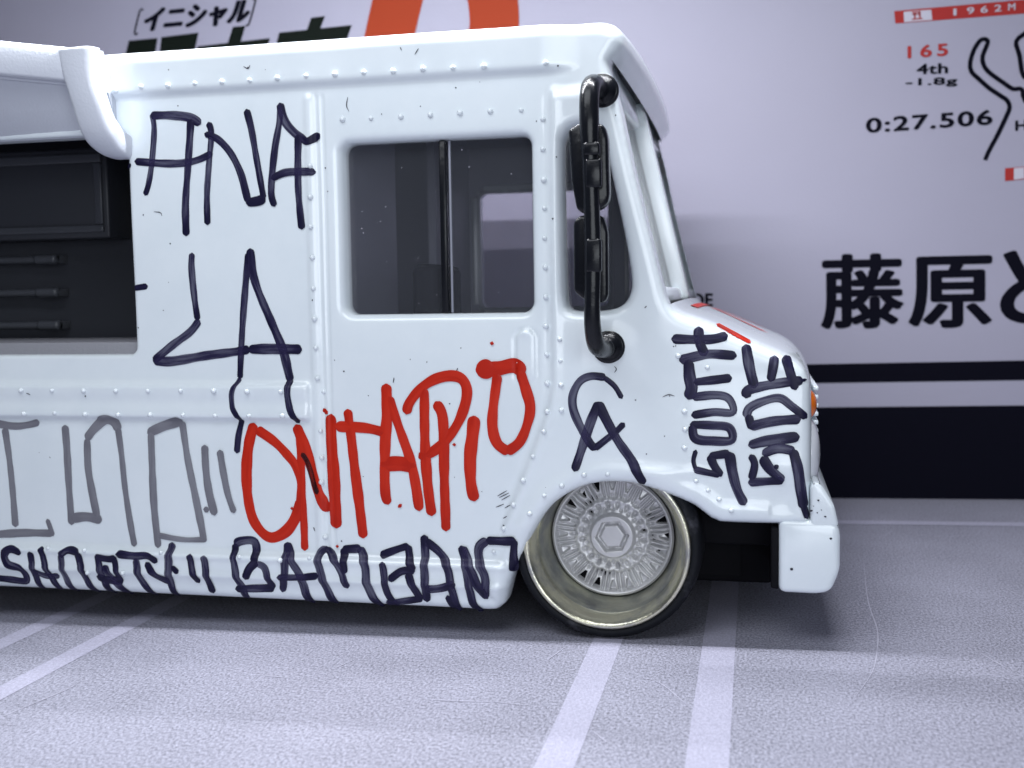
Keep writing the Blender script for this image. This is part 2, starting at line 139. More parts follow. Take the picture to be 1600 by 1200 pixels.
SPECKS = [(-2.4612, 3.0369), (-2.6182, 2.7661), (-2.711, 2.4191), (-2.544, 2.2471), (-1.9953, 3.2179), (-1.8903, 3.1997), (-1.5714, 2.6493), (-2.4869, 3.2346), (-0.6608, 3.0703), (-0.7963, 3.0471), (-1.2264, 2.9282), (-1.0006, 2.9585),
 (-0.2428, 2.6501), (-0.2667, 2.3219), (0.076, 2.8564), (0.0838, 3.0395), (-0.3519, 2.846), (-0.2265, 3.1263), (-0.9716, 3.1421), (-1.5682, 2.6458), (-1.5578, 2.5156), (-2.565, 2.0218), (-2.6073, 1.8576), (-1.6639, 1.9036),
 (-3.483, 0.9987), (-3.4097, 0.9705), (-2.7771, 1.7573), (-1.4901, 1.4968), (-1.5431, 1.5611), (-3.1283, 1.35), (-1.0908, 1.565), (-0.9937, 1.549), (-1.4892, 1.4971), (-0.8668, 1.315), (-1.3448, 1.3591), (-0.7956, 1.6267),
 (-1.6995, 0.5824), (-1.5325, 0.5116), (-0.8476, 0.9003), (-0.6901, 0.8217), (-1.0435, 1.0848), (-0.3233, 0.858), (-1.3888, 0.893), (0.104, 1.6377), (0.3762, 1.6287), (0.354, 1.3632), (0.172, 1.3408), (0.2294, 1.0482),
 (0.3264, 1.1473), (0.3868, 1.6308), (0.0444, 1.6111), (0.8748, 0.7792), (1.1845, 0.5464), (1.1227, 0.8029), (1.1558, 0.7522), (1.139, 0.8205), (1.1062, 0.8311)]
HAIRS = [[(-2.6401, 2.4357), (-2.5986, 2.4282), (-2.5897, 2.4091)], [(-2.0216, 3.2255), (-1.9955, 3.2119), (-1.9817, 3.2291)], [(-1.421, 3.0303), (-1.4294, 2.9846), (-1.4162, 2.951)], [(-0.9895, 3.2593), (-1.0108, 3.2284)],
 [(-1.0925, 3.2722), (-1.086, 3.255)], [(-3.5266, 1.3683), (-3.5018, 1.3578)], [(-0.6011, 0.7987), (-0.5456, 0.8316)], [(-0.5921, 0.7899), (-0.5349, 0.8184)], [(-0.5786, 0.7767), (-0.5296, 0.805)],
 [(-0.6114, 0.7352), (-0.5652, 0.7545)], [(-0.561, 0.732), (-0.5287, 0.7509)], [(-0.5711, 0.673), (-0.548, 0.6872)], [(-0.5745, 0.6366), (-0.5616, 0.6352)], [(0.3167, 1.3577), (0.3487, 1.3707), (0.3805, 1.3633)],
 [(0.0599, 1.5224), (0.0706, 1.5083), (0.0596, 1.4899)], [(0.2233, 1.8349), (0.234, 1.8454)], [(-1.1948, 1.4333), (-1.1877, 1.4578)], [(-1.194, 1.4338), (-1.1886, 1.461)], [(-0.8228, 1.4988), (-0.816, 1.5149)],
 [(-1.7033, 0.5887), (-1.6946, 0.566)]]
CARD = {'bar': [(2.057, 4.312), (3.165, 4.317), (3.165, 4.2), (2.066, 4.204)],
 'bar2': [(2.962, 2.903), (3.422, 2.915), (3.422, 2.812), (2.962, 2.793)],
 'bar2w': [(3.034, 2.899), (3.116, 2.902), (3.117, 2.807), (3.034, 2.8)],
 'barwhite': [(2.136, 4.298), (2.362, 4.297), (2.371, 4.209), (2.14, 4.209)],
 'brack1': [(-5.17, 4.945), (-5.205, 4.945), (-5.282, 4.722), (-5.244, 4.725)],
 'brack2': [(-3.972, 4.941), (-3.94, 4.941), (-4.025, 4.71), (-4.055, 4.709)],
 'bun': [[(-4.198, 4.699), (-4.062, 4.698), (-4.134, 4.512), (-4.274, 4.515)], [(-4.588, 4.54), (-3.809, 4.556), (-3.844, 4.444), (-4.618, 4.445)]],
 'dbowl': [(-2.593, 5.269), (-1.957, 5.225), (-1.621, 4.998), (-1.529, 4.607), (-1.584, 4.256), (-1.755, 3.851), (-2.084, 3.541), (-2.933, 3.471)],
 'dpath': [(-2.389, 5.22), (-2.542, 4.634), (-2.713, 3.979), (-2.835, 3.435), (-2.086, 3.48), (-1.661, 3.844), (-1.539, 4.312), (-1.523, 4.783), (-1.709, 5.154), (-2.389, 5.22)],
 'dstem': [(-2.338, 5.215), (-2.544, 4.574), (-2.835, 3.435)],
 'ji': [[(-3.365, 4.717), (-3.219, 4.721), (-3.275, 4.603), (-3.427, 4.579)], [(-3.706, 4.602), (-2.947, 4.612), (-3.049, 4.381), (-3.782, 4.38)]],
 'kashira': [[(-5.351, 4.657), (-5.027, 4.658), (-5.085, 4.406), (-5.437, 4.403)], [(-4.984, 4.662), (-4.571, 4.674), (-4.654, 4.403), (-5.034, 4.402)]],
 'track0': [(2.8, 2.982), (2.836, 3.066), (2.89, 3.168)],
 'track1': [(2.89, 3.168), (2.935, 3.261), (2.98, 3.363), (2.998, 3.419), (2.98, 3.477), (2.917, 3.529), (2.836, 3.592), (2.754, 3.674), (2.69, 3.745), (2.68, 3.822), (2.709, 3.924), (2.754, 3.997), (2.79, 4.013), (2.822, 3.996),
            (2.813, 3.954), (2.781, 3.871), (2.786, 3.805), (2.826, 3.735), (2.935, 3.642), (3.025, 3.573), (3.078, 3.574), (3.105, 3.544), (3.123, 3.467), (3.319, 3.224)],
 'track2': [(3.13, 4.041), (3.05, 3.973), (3.077, 3.848), (3.096, 3.715), (3.123, 3.656)]}
CARD_TEXT = [('165', 'red', [(2.172, 3.9), (2.494, 3.898), (2.172, 4.0)]), ('4th', 'black', [(2.245, 3.755), (2.494, 3.746), (2.246, 3.841)]), ('-1.8g', 'black', [(2.152, 3.646), (2.572, 3.63), (2.152, 3.723)]),
 ('0:27.506', 'black', [(1.821, 3.279), (2.854, 3.285), (1.822, 3.401)]), ('H', 'black', [(3.048, 3.22), (3.133, 3.22), (3.048, 3.301)]), ('藤原', 'black', [(1.433, 1.56), (2.84, 1.538), (1.432, 2.208)]),
 ('と', 'black', [(2.945, 1.563), (3.506, 1.555), (2.944, 2.183)]), ('イニシャル', 'black', [(-5.193, 4.725), (-4.057, 4.727), (-5.107, 4.948)]), ('1962M', 'white', [(2.545, 4.232), (3.085, 4.237), (2.545, 4.287)]),
 ('DE', 'black', [(0.273, 1.794), (0.448, 1.789), (0.275, 1.906)])]
SCRATCH = [[(1.562, 2.208), (1.479, 1.02), (1.468, 0.392), (1.429, 0.015), (1.363, -0.358), (1.215, -0.819)], [(2.315, 1.436), (2.389, 1.114)], [(1.935, 0.038), (2.034, -0.239)], [(1.742, 2.765), (1.881, 3.073)],
 [(1.97, 2.949), (2.158, 2.836), (2.474, 2.917)], [(-0.41, -0.974), (-0.227, -0.999)], [(-0.756, -0.982), (-0.563, -0.988), (-0.319, -0.966)], [(-1.352, -0.632), (-1.302, -0.484)],
 [(-2.683, -1.49), (-2.655, -1.342), (-2.599, -1.092), (-2.605, -0.975)], [(-2.475, -1.654), (-2.416, -1.599)], [(0.095, -1.241), (0.191, -1.385)], [(0.219, -0.554), (0.344, -0.618), (0.516, -0.936)],
 [(-1.722, -0.765), (-1.525, -0.788)], [(-0.203, -0.108), (-0.264, -0.356)]]

# ------------------------------------------------------------------ materials
def mat(name, color, rough=0.5, metal=0.0, coat=0.0, spec=0.5):
    m = bpy.data.materials.new(name); m.use_nodes = True
    b = m.node_tree.nodes['Principled BSDF']
    b.inputs['Base Color'].default_value = (*color, 1); b.inputs['Roughness'].default_value = rough
    b.inputs['Metallic'].default_value = metal; b.inputs['Coat Weight'].default_value = coat; b.inputs['Coat Roughness'].default_value = 0.06
    b.inputs['Specular IOR Level'].default_value = spec
    return m
def N(m, t, **kw):
    n = m.node_tree.nodes.new(t)
    for k, v in kw.items(): setattr(n, k, v)
    return n
def L(m, a, b): m.node_tree.links.new(a, b)
def noise(m, scale, detail=3, rough=0.5, vec='Object', stretch=None):
    tc = N(m, 'ShaderNodeTexCoord'); n = N(m, 'ShaderNodeTexNoise')
    n.inputs['Scale'].default_value = scale; n.inputs['Detail'].default_value = detail; n.inputs['Roughness'].default_value = rough
    if stretch:
        mp = N(m, 'ShaderNodeMapping'); mp.inputs['Scale'].default_value = stretch; L(m, tc.outputs[vec], mp.inputs[0]); L(m, mp.outputs[0], n.inputs['Vector'])
    else: L(m, tc.outputs[vec], n.inputs['Vector'])
    return n
def ramp(m, src, stops):
    r = N(m, 'ShaderNodeValToRGB'); e = r.color_ramp.elements
    while len(e) < len(stops): e.new(0.5)
    for x, (p, c) in zip(e, stops): x.position = p; x.color = (*c, 1)
    L(m, src, r.inputs[0]); return r
def bump(m, src, strength, dist):
    b = N(m, 'ShaderNodeBump'); b.inputs['Strength'].default_value = strength; b.inputs['Distance'].default_value = dist
    L(m, src, b.inputs['Height']); return b
def bsdf(m): return m.node_tree.nodes['Principled BSDF']

M = {}
m = M['paint'] = mat('white_enamel', (0.76, 0.82, 0.88), 0.26, 0, 0.7)
nz = noise(m, 3.0, 2); L(m, bump(m, nz.outputs['Fac'], 0.10, 0.02).outputs[0], bsdf(m).inputs['Normal'])
nd = noise(m, 2.2, 6, 0.65); L(m, ramp(m, nd.outputs['Fac'], [(0.3, (0.75, 0.82, 0.865)), (0.6, (0.795, 0.86, 0.90))]).outputs[0], bsdf(m).inputs['Base Color'])
m = M['awning'] = mat('white_plastic', (0.60, 0.63, 0.70), 0.5)
nz = noise(m, 60, 3); L(m, bump(m, nz.outputs['Fac'], 0.35, 0.006).outputs[0], bsdf(m).inputs['Normal'])
m = M['black'] = mat('black_plastic', (0.006, 0.007, 0.010), 0.24, 0, 0, 0.32)
nz = noise(m, 30, 3); L(m, bump(m, nz.outputs['Fac'], 0.25, 0.006).outputs[0], bsdf(m).inputs['Normal'])
M['chassis'] = mat('black_chassis', (0.004, 0.004, 0.006), 0.7, 0, 0, 0.12)
m = M['lining'] = mat('dark_grey_plastic', (0.27, 0.28, 0.335), 0.5)
M['kitchen'] = mat('dark_interior_plastic', (0.038, 0.041, 0.052), 0.42)
M['rail'] = mat('dark_grey_rail', (0.07, 0.075, 0.09), 0.32)
m = M['counter'] = mat('grey_counter_plastic', (0.26, 0.26, 0.29), 0.5)
nz = noise(m, 50, 4); L(m, bump(m, nz.outputs['Fac'], 0.4, 0.008).outputs[0], bsdf(m).inputs['Normal'])
m = M['rubber'] = mat('tyre_rubber', (0.006, 0.007, 0.010), 0.65, 0, 0, 0.2)
nz = noise(m, 40, 4); L(m, bump(m, nz.outputs['Fac'], 0.3, 0.006).outputs[0], bsdf(m).inputs['Normal'])
ns = noise(m, 4.0, 6, 0.7); L(m, ramp(m, ns.outputs['Fac'], [(0.58, (0.006, 0.007, 0.010)), (0.74, (0.07, 0.07, 0.085))]).outputs[0], bsdf(m).inputs['Base Color'])
m = M['lip'] = mat('brassy_rim_metal', (0.50, 0.47, 0.33), 0.30, 1.0)
n1 = noise(m, 5.0, 5, 0.6); L(m, ramp(m, n1.outputs['Fac'], [(0.38, (0.40, 0.40, 0.37)), (0.56, (0.70, 0.68, 0.52))]).outputs[0], bsdf(m).inputs['Base Color'])
n2 = noise(m, 70, 3); L(m, bump(m, n2.outputs['Fac'], 0.35, 0.006).outputs[0], bsdf(m).inputs['Normal'])
m = M['disc'] = mat('cast_grey_metal', (0.60, 0.60, 0.61), 0.36, 0.45)
n2 = noise(m, 45, 4); L(m, bump(m, n2.outputs['Fac'], 0.15, 0.004).outputs[0], bsdf(m).inputs['Normal'])
m = M['barrel'] = mat('grey_barrel_metal', (0.34, 0.34, 0.30), 0.32, 0.9)
n1 = noise(m, 6.0, 5, 0.6); L(m, ramp(m, n1.outputs['Fac'], [(0.38, (0.28, 0.29, 0.28)), (0.6, (0.46, 0.46, 0.38))]).outputs[0], bsdf(m).inputs['Base Color'])
M['orange'] = mat('orange_lens', (0.75, 0.16, 0.01), 0.2, 0, 0.5)
M['headlight'] = mat('headlight_white', (0.75, 0.77, 0.82), 0.15, 0, 0.6)
M['print_black'] = mat('black_print', (0.004, 0.004, 0.009), 0.6, 0, 0, 0.03)
M['print_green'] = mat('dark_green_print', (0.006, 0.009, 0.007), 0.6, 0, 0, 0.05)
M['print_red'] = mat('red_print', (0.34, 0.030, 0.028), 0.6, 0, 0, 0.1)
M['print_orange'] = mat('orange_red_print', (0.30, 0.040, 0.014), 0.6, 0, 0, 0.1)
M['print_white'] = mat('white_print', (0.45, 0.44, 0.52), 0.5)
m = M['card'] = mat('lilac_white_card', (0.545, 0.53, 0.64), 0.55)
nc = noise(m, 0.5, 4); L(m, ramp(m, nc.outputs['Fac'], [(0.3, (0.302, 0.292, 0.378)), (0.7, (0.322, 0.312, 0.398))]).outputs[0], bsdf(m).inputs['Base Color'])
nz = noise(m, 40, 3); L(m, bump(m, nz.outputs['Fac'], 0.12, 0.01).outputs[0], bsdf(m).inputs['Normal'])

def mat_print(name, lo, hi):
    m = mat(name, lo, 0.5)
    a = noise(m, 62, 3, 0.75, stretch=(1.25, 0.8, 1)); b = noise(m, 1.1, 4, 0.6)
    mx = N(m, 'ShaderNodeMath', operation='MULTIPLY_ADD'); mx.inputs[1].default_value = 0.16
    L(m, b.outputs['Fac'], mx.inputs[0]); L(m, a.outputs['Fac'], mx.inputs[2])
    r = ramp(m, mx.outputs[0], [(0.42, lo), (0.74, hi)])
    L(m, r.outputs[0], bsdf(m).inputs['Base Color'])
    L(m, bump(m, a.outputs['Fac'], 0.5, 0.010).outputs[0], bsdf(m).inputs['Normal'])
    return m
M['mat'] = mat_print('grey_printed_mat', (0.13, 0.13, 0.16), (0.445, 0.445, 0.55))
M['mat_line'] = mat_print('pale_printed_line', (0.33, 0.325, 0.415), (0.48, 0.475, 0.595))
M['scratch'] = mat('scratched_mat', (0.46, 0.455, 0.55), 0.6)

def ink(name, thin, dense, amin, amax, rough=0.42):
    m = mat(name, dense, rough, 0, 0.0, 0.22)
    uv = N(m, 'ShaderNodeUVMap'); mp = N(m, 'ShaderNodeMapping'); mp.inputs['Scale'].default_value = (5, 2.6, 1); L(m, uv.outputs[0], mp.inputs[0])
    n = N(m, 'ShaderNodeTexNoise'); n.inputs['Scale'].default_value = 1.0; n.inputs['Detail'].default_value = 4; L(m, mp.outputs[0], n.inputs['Vector'])
    at = N(m, 'ShaderNodeAttribute', attribute_name='ink')
    ad = N(m, 'ShaderNodeMath', operation='ADD'); ad.use_clamp = True; L(m, n.outputs['Fac'], ad.inputs[0]); L(m, at.outputs['Fac'], ad.inputs[1])
    c = ramp(m, ad.outputs[0], [(0.42, thin), (0.78, dense)]); L(m, c.outputs[0], bsdf(m).inputs['Base Color'])
    mr = N(m, 'ShaderNodeMapRange'); mr.inputs[1].default_value = 0.36; mr.inputs[2].default_value = 0.70; mr.inputs[3].default_value = amin; mr.inputs[4].default_value = amax
    L(m, ad.outputs[0], mr.inputs[0]); L(m, mr.outputs[0], bsdf(m).inputs['Alpha'])
    return m
INK = {'navy': ink('navy_marker_ink', (0.034, 0.028, 0.085), (0.008, 0.007, 0.030), 0.66, 0.985),
       'grey': ink('grey_marker_ink', (0.24, 0.24, 0.275), (0.17, 0.17, 0.20), 0.78, 0.97, 0.45),
       'red': ink('red_marker_ink', (0.60, 0.026, 0.008), (0.46, 0.016, 0.005), 0.93, 1.0),
       'smear': ink('dark_marker_smear', (0.05, 0.01, 0.01), (0.01, 0.005, 0.008), 0.25, 0.80)}
M['speck'] = mat('dark_speck', (0.015, 0.015, 0.03), 0.5)
def glass(name, tint, alpha):
    m = bpy.data.materials.new(name); m.use_nodes = True; nt = m.node_tree; nt.nodes.clear()
    out = nt.nodes.new('ShaderNodeOutputMaterial'); tr = nt.nodes.new('ShaderNodeBsdfTransparent'); gl = nt.nodes.new('ShaderNodeBsdfGlossy')
    mx = nt.nodes.new('ShaderNodeMixShader'); fr = nt.nodes.new('ShaderNodeFresnel'); fr.inputs[0].default_value = 1.35
    tr.inputs[0].default_value = (*tint, 1); gl.inputs['Roughness'].default_value = 0.05
    nt.links.new(fr.outputs[0], mx.inputs[0]); nt.links.new(tr.outputs[0], mx.inputs[1]); nt.links.new(gl.outputs[0], mx.inputs[2]); df = nt.nodes.new('ShaderNodeBsdfDiffuse'); df.inputs[0].default_value = (0.44, 0.47, 0.55, 1); m2 = nt.nodes.new('ShaderNodeMixShader'); m2.inputs[0].default_value = alpha
    nt.links.new(mx.outputs[0], m2.inputs[1]); nt.links.new(df.outputs[0], m2.inputs[2]); nt.links.new(m2.outputs[0], out.inputs[0])
    return m
M['glass'] = glass('smoky_window_plastic', (0.955, 0.95, 0.965), 0.045)

# ------------------------------------------------------------------ helpers
def link(name, me, material, parent=None, smooth=False):
    o = bpy.data.objects.new(name, me); col.objects.link(o)
    if material is not None and not me.materials: me.materials.append(material)
    if smooth: me.polygons.foreach_set('use_smooth', np.ones(len(me.polygons), dtype=bool))
    if parent is not None: o.parent = parent
    return o
def mesh(name, v, f):
    me = bpy.data.meshes.new(name); me.from_pydata([tuple(map(float, p)) for p in v], [], [tuple(map(int, q)) for q in f]); me.update(); return me
def bm_obj(name, bm, material, parent=None, smooth=False):
    bmesh.ops.recalc_face_normals(bm, faces=bm.faces[:])
    me = bpy.data.meshes.new(name); bm.to_mesh(me); bm.free(); return link(name, me, material, parent, smooth)
def box(name, x0, x1, y0, y1, z0, z1, material, parent=None, bev=0.0, seg=2):
    bm = bmesh.new(); bmesh.ops.create_cube(bm, size=1)
    for v in bm.verts: v.co = Vector(((x0+x1)/2+v.co.x*(x1-x0), (y0+y1)/2+v.co.y*(y1-y0), (z0+z1)/2+v.co.z*(z1-z0)))
    if bev: bmesh.ops.bevel(bm, geom=bm.edges[:], offset=bev, segments=seg, affect='EDGES', profile=0.5)
    return bm_obj(name, bm, material, parent, bool(bev))
def prism(name, pts, y0, y1, material, parent=None, bev=0.0, seg=2):
    bm = bmesh.new(); f = bm.faces.new([bm.verts.new((x, y0, z)) for x, z in pts])
    ex = bmesh.ops.extrude_face_region(bm, geom=[f])
    for v in [e for e in ex['geom'] if isinstance(e, bmesh.types.BMVert)]: v.co.y = y1
    if bev: bmesh.ops.bevel(bm, geom=bm.edges[:], offset=bev, segments=seg, affect='EDGES', profile=0.5)
    return bm_obj(name, bm, material, parent, bool(bev))
def catmull(pts, step):
    P = np.array(pts, float)
    if len(P) == 2:
        n = max(2, int(np.linalg.norm(P[1]-P[0])/step)+1); return P[0]+(P[1]-P[0])*np.linspace(0, 1, n+1)[:, None]
    Q = np.vstack([2*P[0]-P[1], P, 2*P[-1]-P[-2]]); out = []
    for i in range(1, len(Q)-2):
        n = max(2, int(np.linalg.norm(Q[i+1]-Q[i])/step)+1)
        for t in np.linspace(0, 1, n, endpoint=False):
            out.append(0.5*((2*Q[i])+(Q[i+1]-Q[i-1])*t+(2*Q[i-1]-5*Q[i]+4*Q[i+1]-Q[i+2])*t*t+(3*Q[i]-Q[i-1]-3*Q[i+1]+Q[i+2])*t**3))
    out.append(Q[-2]); return np.array(out)
def tube(name, pts, rad, material, parent=None, n=12, step=0.02, flat=1.0):
    P = catmull(pts, step); k = len(P); T = np.gradient(P, axis=0); T /= np.linalg.norm(T, axis=1)[:, None]
    rad = np.interp(np.linspace(0, 1, k), np.linspace(0, 1, len(rad)), rad) if hasattr(rad, '__len__') else np.full(k, rad)
    up = np.array([0.0, 1.0, 0.0]); v = []; f = []
    for i in range(k):
        a = np.cross(T[i], up); a = a/np.linalg.norm(a) if np.linalg.norm(a) > 1e-3 else np.array([1.0, 0, 0]); b = np.cross(a, T[i])
        for j in range(n):
            q = 2*math.pi*j/n; v.append(P[i]+rad[i]*(a*math.cos(q)+b*math.sin(q)*flat))
    for i in range(k-1):
        for j in range(n): f.append((i*n+j, i*n+(j+1) % n, (i+1)*n+(j+1) % n, (i+1)*n+j))
    f.append(list(range(n))[::-1]); f.append(list(range((k-1)*n, k*n)))
    return link(name, mesh(name, v, f), material, parent, True)
def smooth01(a, b, x): t = np.clip((x-a)/(b-a), 0, 1); return t*t*(3-2*t)
def chaikin(P, it=2, closed=True):
    P = np.array(P, float)
    for _ in range(it):
        Qn = np.roll(P, -1, axis=0); P = np.stack([0.75*P+0.25*Qn, 0.25*P+0.75*Qn], 1).reshape(-1, P.shape[1])
    return P
def poly_dist(X, Zc, poly):
    """signed distance (positive inside) of points to a closed polygon, index of the nearest segment and its parameter"""
    best = np.full(X.shape, 1e9); idx = np.zeros(X.shape, int); par = np.zeros(X.shape); ins = np.zeros(X.shape, bool)
    n = len(poly)
    for i in range(n):
        ax, az = poly[i][:2]; bx, bz = poly[(i+1) % n][:2]; dx, dz = bx-ax, bz-az; l2 = dx*dx+dz*dz+1e-18
        t = np.clip(((X-ax)*dx+(Zc-az)*dz)/l2, 0, 1); d = (X-ax-t*dx)**2+(Zc-az-t*dz)**2
        k = d < best; best[k] = d[k]; idx[k] = i; par[k] = t[k]
        if abs(dz) > 1e-12:
            c = ((az > Zc) != (bz > Zc)) & (X < dx*(Zc-az)/dz+ax); ins ^= c
    d = np.sqrt(best); return np.where(ins, d, -d), idx, par

# ------------------------------------------------------------------ toy van: body panel outline and windows
BW = 3.40           # body width
RAKE = 0.0165       # the van sits a little nose down on the mat
van = bpy.data.objects.new('toy_van', None); col.objects.link(van); van.rotation_euler = (0, RAKE, 0)
van.empty_display_size = 0.5
van['label'] = 'white die-cast toy step van covered in marker graffiti standing on the grey mat'; van['category'] = 'toy van'

rear_arch = [(-5.0+0.60*math.cos(a), 0.43+0.60*math.sin(a)) for a in np.linspace(math.radians(205), math.radians(-25), 14)]
key = []  # x, z, edge radius, tag
def add(pts, r, tag): key.extend([(p[0], p[1], r, tag) for p in pts])
RO, BO, AR, WS, HO = 0, 1, 2, 3, 4
add([(-6.3, 0.134)], 0.08, BO); add([(-6.3, 1.0), (-6.3, 2.0), (-6.3, 3.0), (-6.28, 3.30), (-6.2, 3.362)], 0.12, RO)
add([(-5.0, 3.362), (-4.0, 3.362), (-3.0, 3.361), (-2.0, 3.360), (-1.0, 3.360)], 0.075, RO); add(VISOR, 0.075, RO)
add(PILLAR[:-1], 0.05, WS); add(PILLAR[-1:], 0.05, HO); add(HOOD, 0.06, HO); add(NOSE, 0.07, HO)
add([(1.086, 0.690)], 0.05, BO); add(ARCH[::-1], 0.04, AR)
add([(-0.575, 0.18), (-0.62, 0.142), (-0.70, 0.134)], 0.07, BO); add([(-1.5, 0.134), (-2.5, 0.134), (-3.5, 0.134)], 0.075, BO)
add([(-4.3, 0.134)], 0.06, BO); add(rear_arch[::-1], 0.04, AR); add([(-5.66, 0.134)], 0.06, BO)
# dense outline: centripetal smoothing where it bends
arr = np.array([(k[0], k[1], k[2]) for k in key]); tags = [k[3] for k in key]
OUT = []; OTAG = []
nk = len(arr)
for i in range(nk):
    a, b, c, d = arr[i-1], arr[i], arr[(i+1) % nk], arr[(i+2) % nk]
    ln = np.linalg.norm(c[:2]-b[:2]); n = int(min(24, max(1, ln/0.03)))
    long_ = ln > 0.7
    for t in np.linspace(0, 1, n, endpoint=False):
        if long_: p = b+(c-b)*t
        else:
            m0 = (c-a)*0.5*min(1, ln/max(1e-6, np.linalg.norm(b[:2]-a[:2]))); m1 = (d-b)*0.5*min(1, ln/max(1e-6, np.linalg.norm(d[:2]-c[:2])))
            h00, h10, h01, h11 = 2*t**3-3*t*t+1, t**3-2*t*t+t, -2*t**3+3*t*t, t**3-t*t
            p = h00*b+h10*m0+h01*c+h11*m1
        OUT.append(p); OTAG.append(tags[i])
OUT = np.array(OUT)
def rrect(x0, x1, z0, z1, r, n=6):
    P = []
    for cx, cz, a0 in ((x1-r, z0+r, -90), (x1-r, z1-r, 0), (x0+r, z1-r, 90), (x0+r, z0+r, 180)):
        for k in range(n+1):
            a = math.radians(a0+90*k/n); P.append((cx+r*math.cos(a), cz+r*math.sin(a)))
    return P
WIN = {'door': np.array(rrect(-1.482, -0.390, 1.818, 2.782, 0.06)), 'quarter': chaikin(QUARTER, 2)+np.array([-0.008, 0.010]), 'hatch': np.array(rrect(-5.55, -2.797, 1.597, 2.895, 0.05))}
WIN_R = {'door': 0.042, 'quarter': 0.055, 'hatch': 0.018}
RIDGE = [(-0.273, 3.02), (-0.28, 1.43), (-0.306, 1.285), (-0.42, 1.0), (-0.52, 0.747), (-0.585, 0.58)]

def relief(X, Z):
    """height of the pressed panel relief, outwards positive"""
    h = np.zeros(X.shape)
    h += 0.045*smooth01(3.085, 3.135, Z)*(1-smooth01(-0.33, -0.10, X))
    left = 1-smooth01(-1.72, -1.685, X)
    h += left*(0.036*smooth01(1.205, 1.232, Z)*(1-smooth01(1.405, 1.445, Z)) - 0.011*np.exp(-((Z-1.318)/0.045)**2))
    vz = smooth01(0.43, 0.47, Z)*(1-smooth01(3.03, 3.07, Z))
    h += vz*(0.010*np.exp(-((X+1.66)/0.024)**4) - 0.012*np.exp(-((X+1.617)/0.008)**2) - 0.012*np.exp(-((X+1.578)/0.008)**2))
    sk = 1-smooth01(-0.62, -0.50, X)
    h += sk*(0.030*(1-smooth01(0.395, 0.445, Z)) + 0.012*np.exp(-((Z-0.40)/0.022)**2) + 0.010*np.exp(-((Z-0.285)/0.02)**2) - 0.02*(1-smooth01(0.20, 0.29, Z)))
    # door edge ridge
    d = np.full(X.shape, 1e9); sgn = np.zeros(X.shape)
    for (ax, az), (bx, bz) in zip(RIDGE[:-1], RIDGE[1:]):
        dx, dz = bx-ax, bz-az; t = np.clip(((X-ax)*dx+(Z-az)*dz)/(dx*dx+dz*dz), 0, 1); q = np.hypot(X-ax-t*dx, Z-az-t*dz)
        s = np.sign(dx*(Z-az)-dz*(X-ax)); k = q < d; d = np.where(k, q, d); sgn = np.where(k, s, sgn)
    zf = smooth01(0.52, 0.66, Z)*(1-smooth01(2.95, 3.05, Z)); sd = d*sgn
    h += zf*(0.016*smooth01(-0.012, 0.03, sd)*(1-smooth01(0.05, 0.5, sd)) + 0.010*np.exp(-((sd-0.012)/0.026)**2) - 0.004*np.exp(-((sd+0.02)/0.02)**2))
    # handle housing on the door
    cz = np.clip(Z, 1.47, 1.672); q = np.hypot(X+0.428, Z-cz)
    h += 0.010*(1-smooth01(0.050, 0.062, q))*smooth01(1.40, 1.50, Z) - 0.014*np.exp(-((q-0.058)/0.007)**2)*smooth01(1.40, 1.5, Z)
    h += 0.010*np.exp(-((X+0.425)/0.032)**2-((Z-1.712)/0.028)**2)
    # fender swell, scuff rib and dimple at the nose
    h += 0.013*np.exp(-((X-0.33)/0.20)**2-((Z-0.952)/0.034)**2) + 0.012*smooth01(0.2, 0.5, X)*(1-smooth01(1.1, 1.5, Z))
    h -= 0.016*np.exp(-((X-0.945)/0.085)**2-((Z-0.815)/0.085)**2)
    h += 0.012*np.exp(-((X-0.95)/0.12)**2-((Z-0.98)/0.08)**2)
    h += 0.0025*np.sin(X*2.3+1)*np.sin(Z*3.1)+0.0015*np.sin(X*7.1)*np.sin(Z*6.3+2)
    return h
def edge_roll(s, r):
    q = np.clip(1-s/r, 0, 1); return r*(1-np.sqrt(np.maximum(0, 1-q*q)))
def panel_eval(X, Z):
    s, i, t = poly_dist(X, Z, OUT); r = OUT[i, 2]*(1-t)+OUT[(i+1) % len(OUT), 2]*t
    mat_s = s.copy(); roll = edge_roll(np.maximum(s, 0), r); src = np.zeros(X.shape, int)-1
    lipz = np.isin(np.array(OTAG)[i], [AR]); lip = np.where(lipz, 0.012*np.exp(-((s-0.07)/0.04)**2), 0)
    for wi, (nm, P) in enumerate(WIN.items()):
        x0, z0 = P.min(0)-0.3; x1, z1 = P.max(0)+0.3; k = (X > x0) & (X < x1) & (Z > z0) & (Z < z1)
        if not k.any(): continue
        d, _, _ = poly_dist(X[k], Z[k], P); d = -d
        rr = roll[k]+edge_roll(np.maximum(d, 0), WIN_R[nm]) + (0.012*np.exp(-np.maximum(d, 0)/0.05) if nm != 'hatch' else 0)
        roll[k] = rr; cur = mat_s[k]; w = d < cur; tmp = src[k]; tmp[w] = wi; src[k] = tmp; mat_s[k] = np.minimum(cur, d)
    return mat_s, relief(X, Z)+lip-roll, src, i
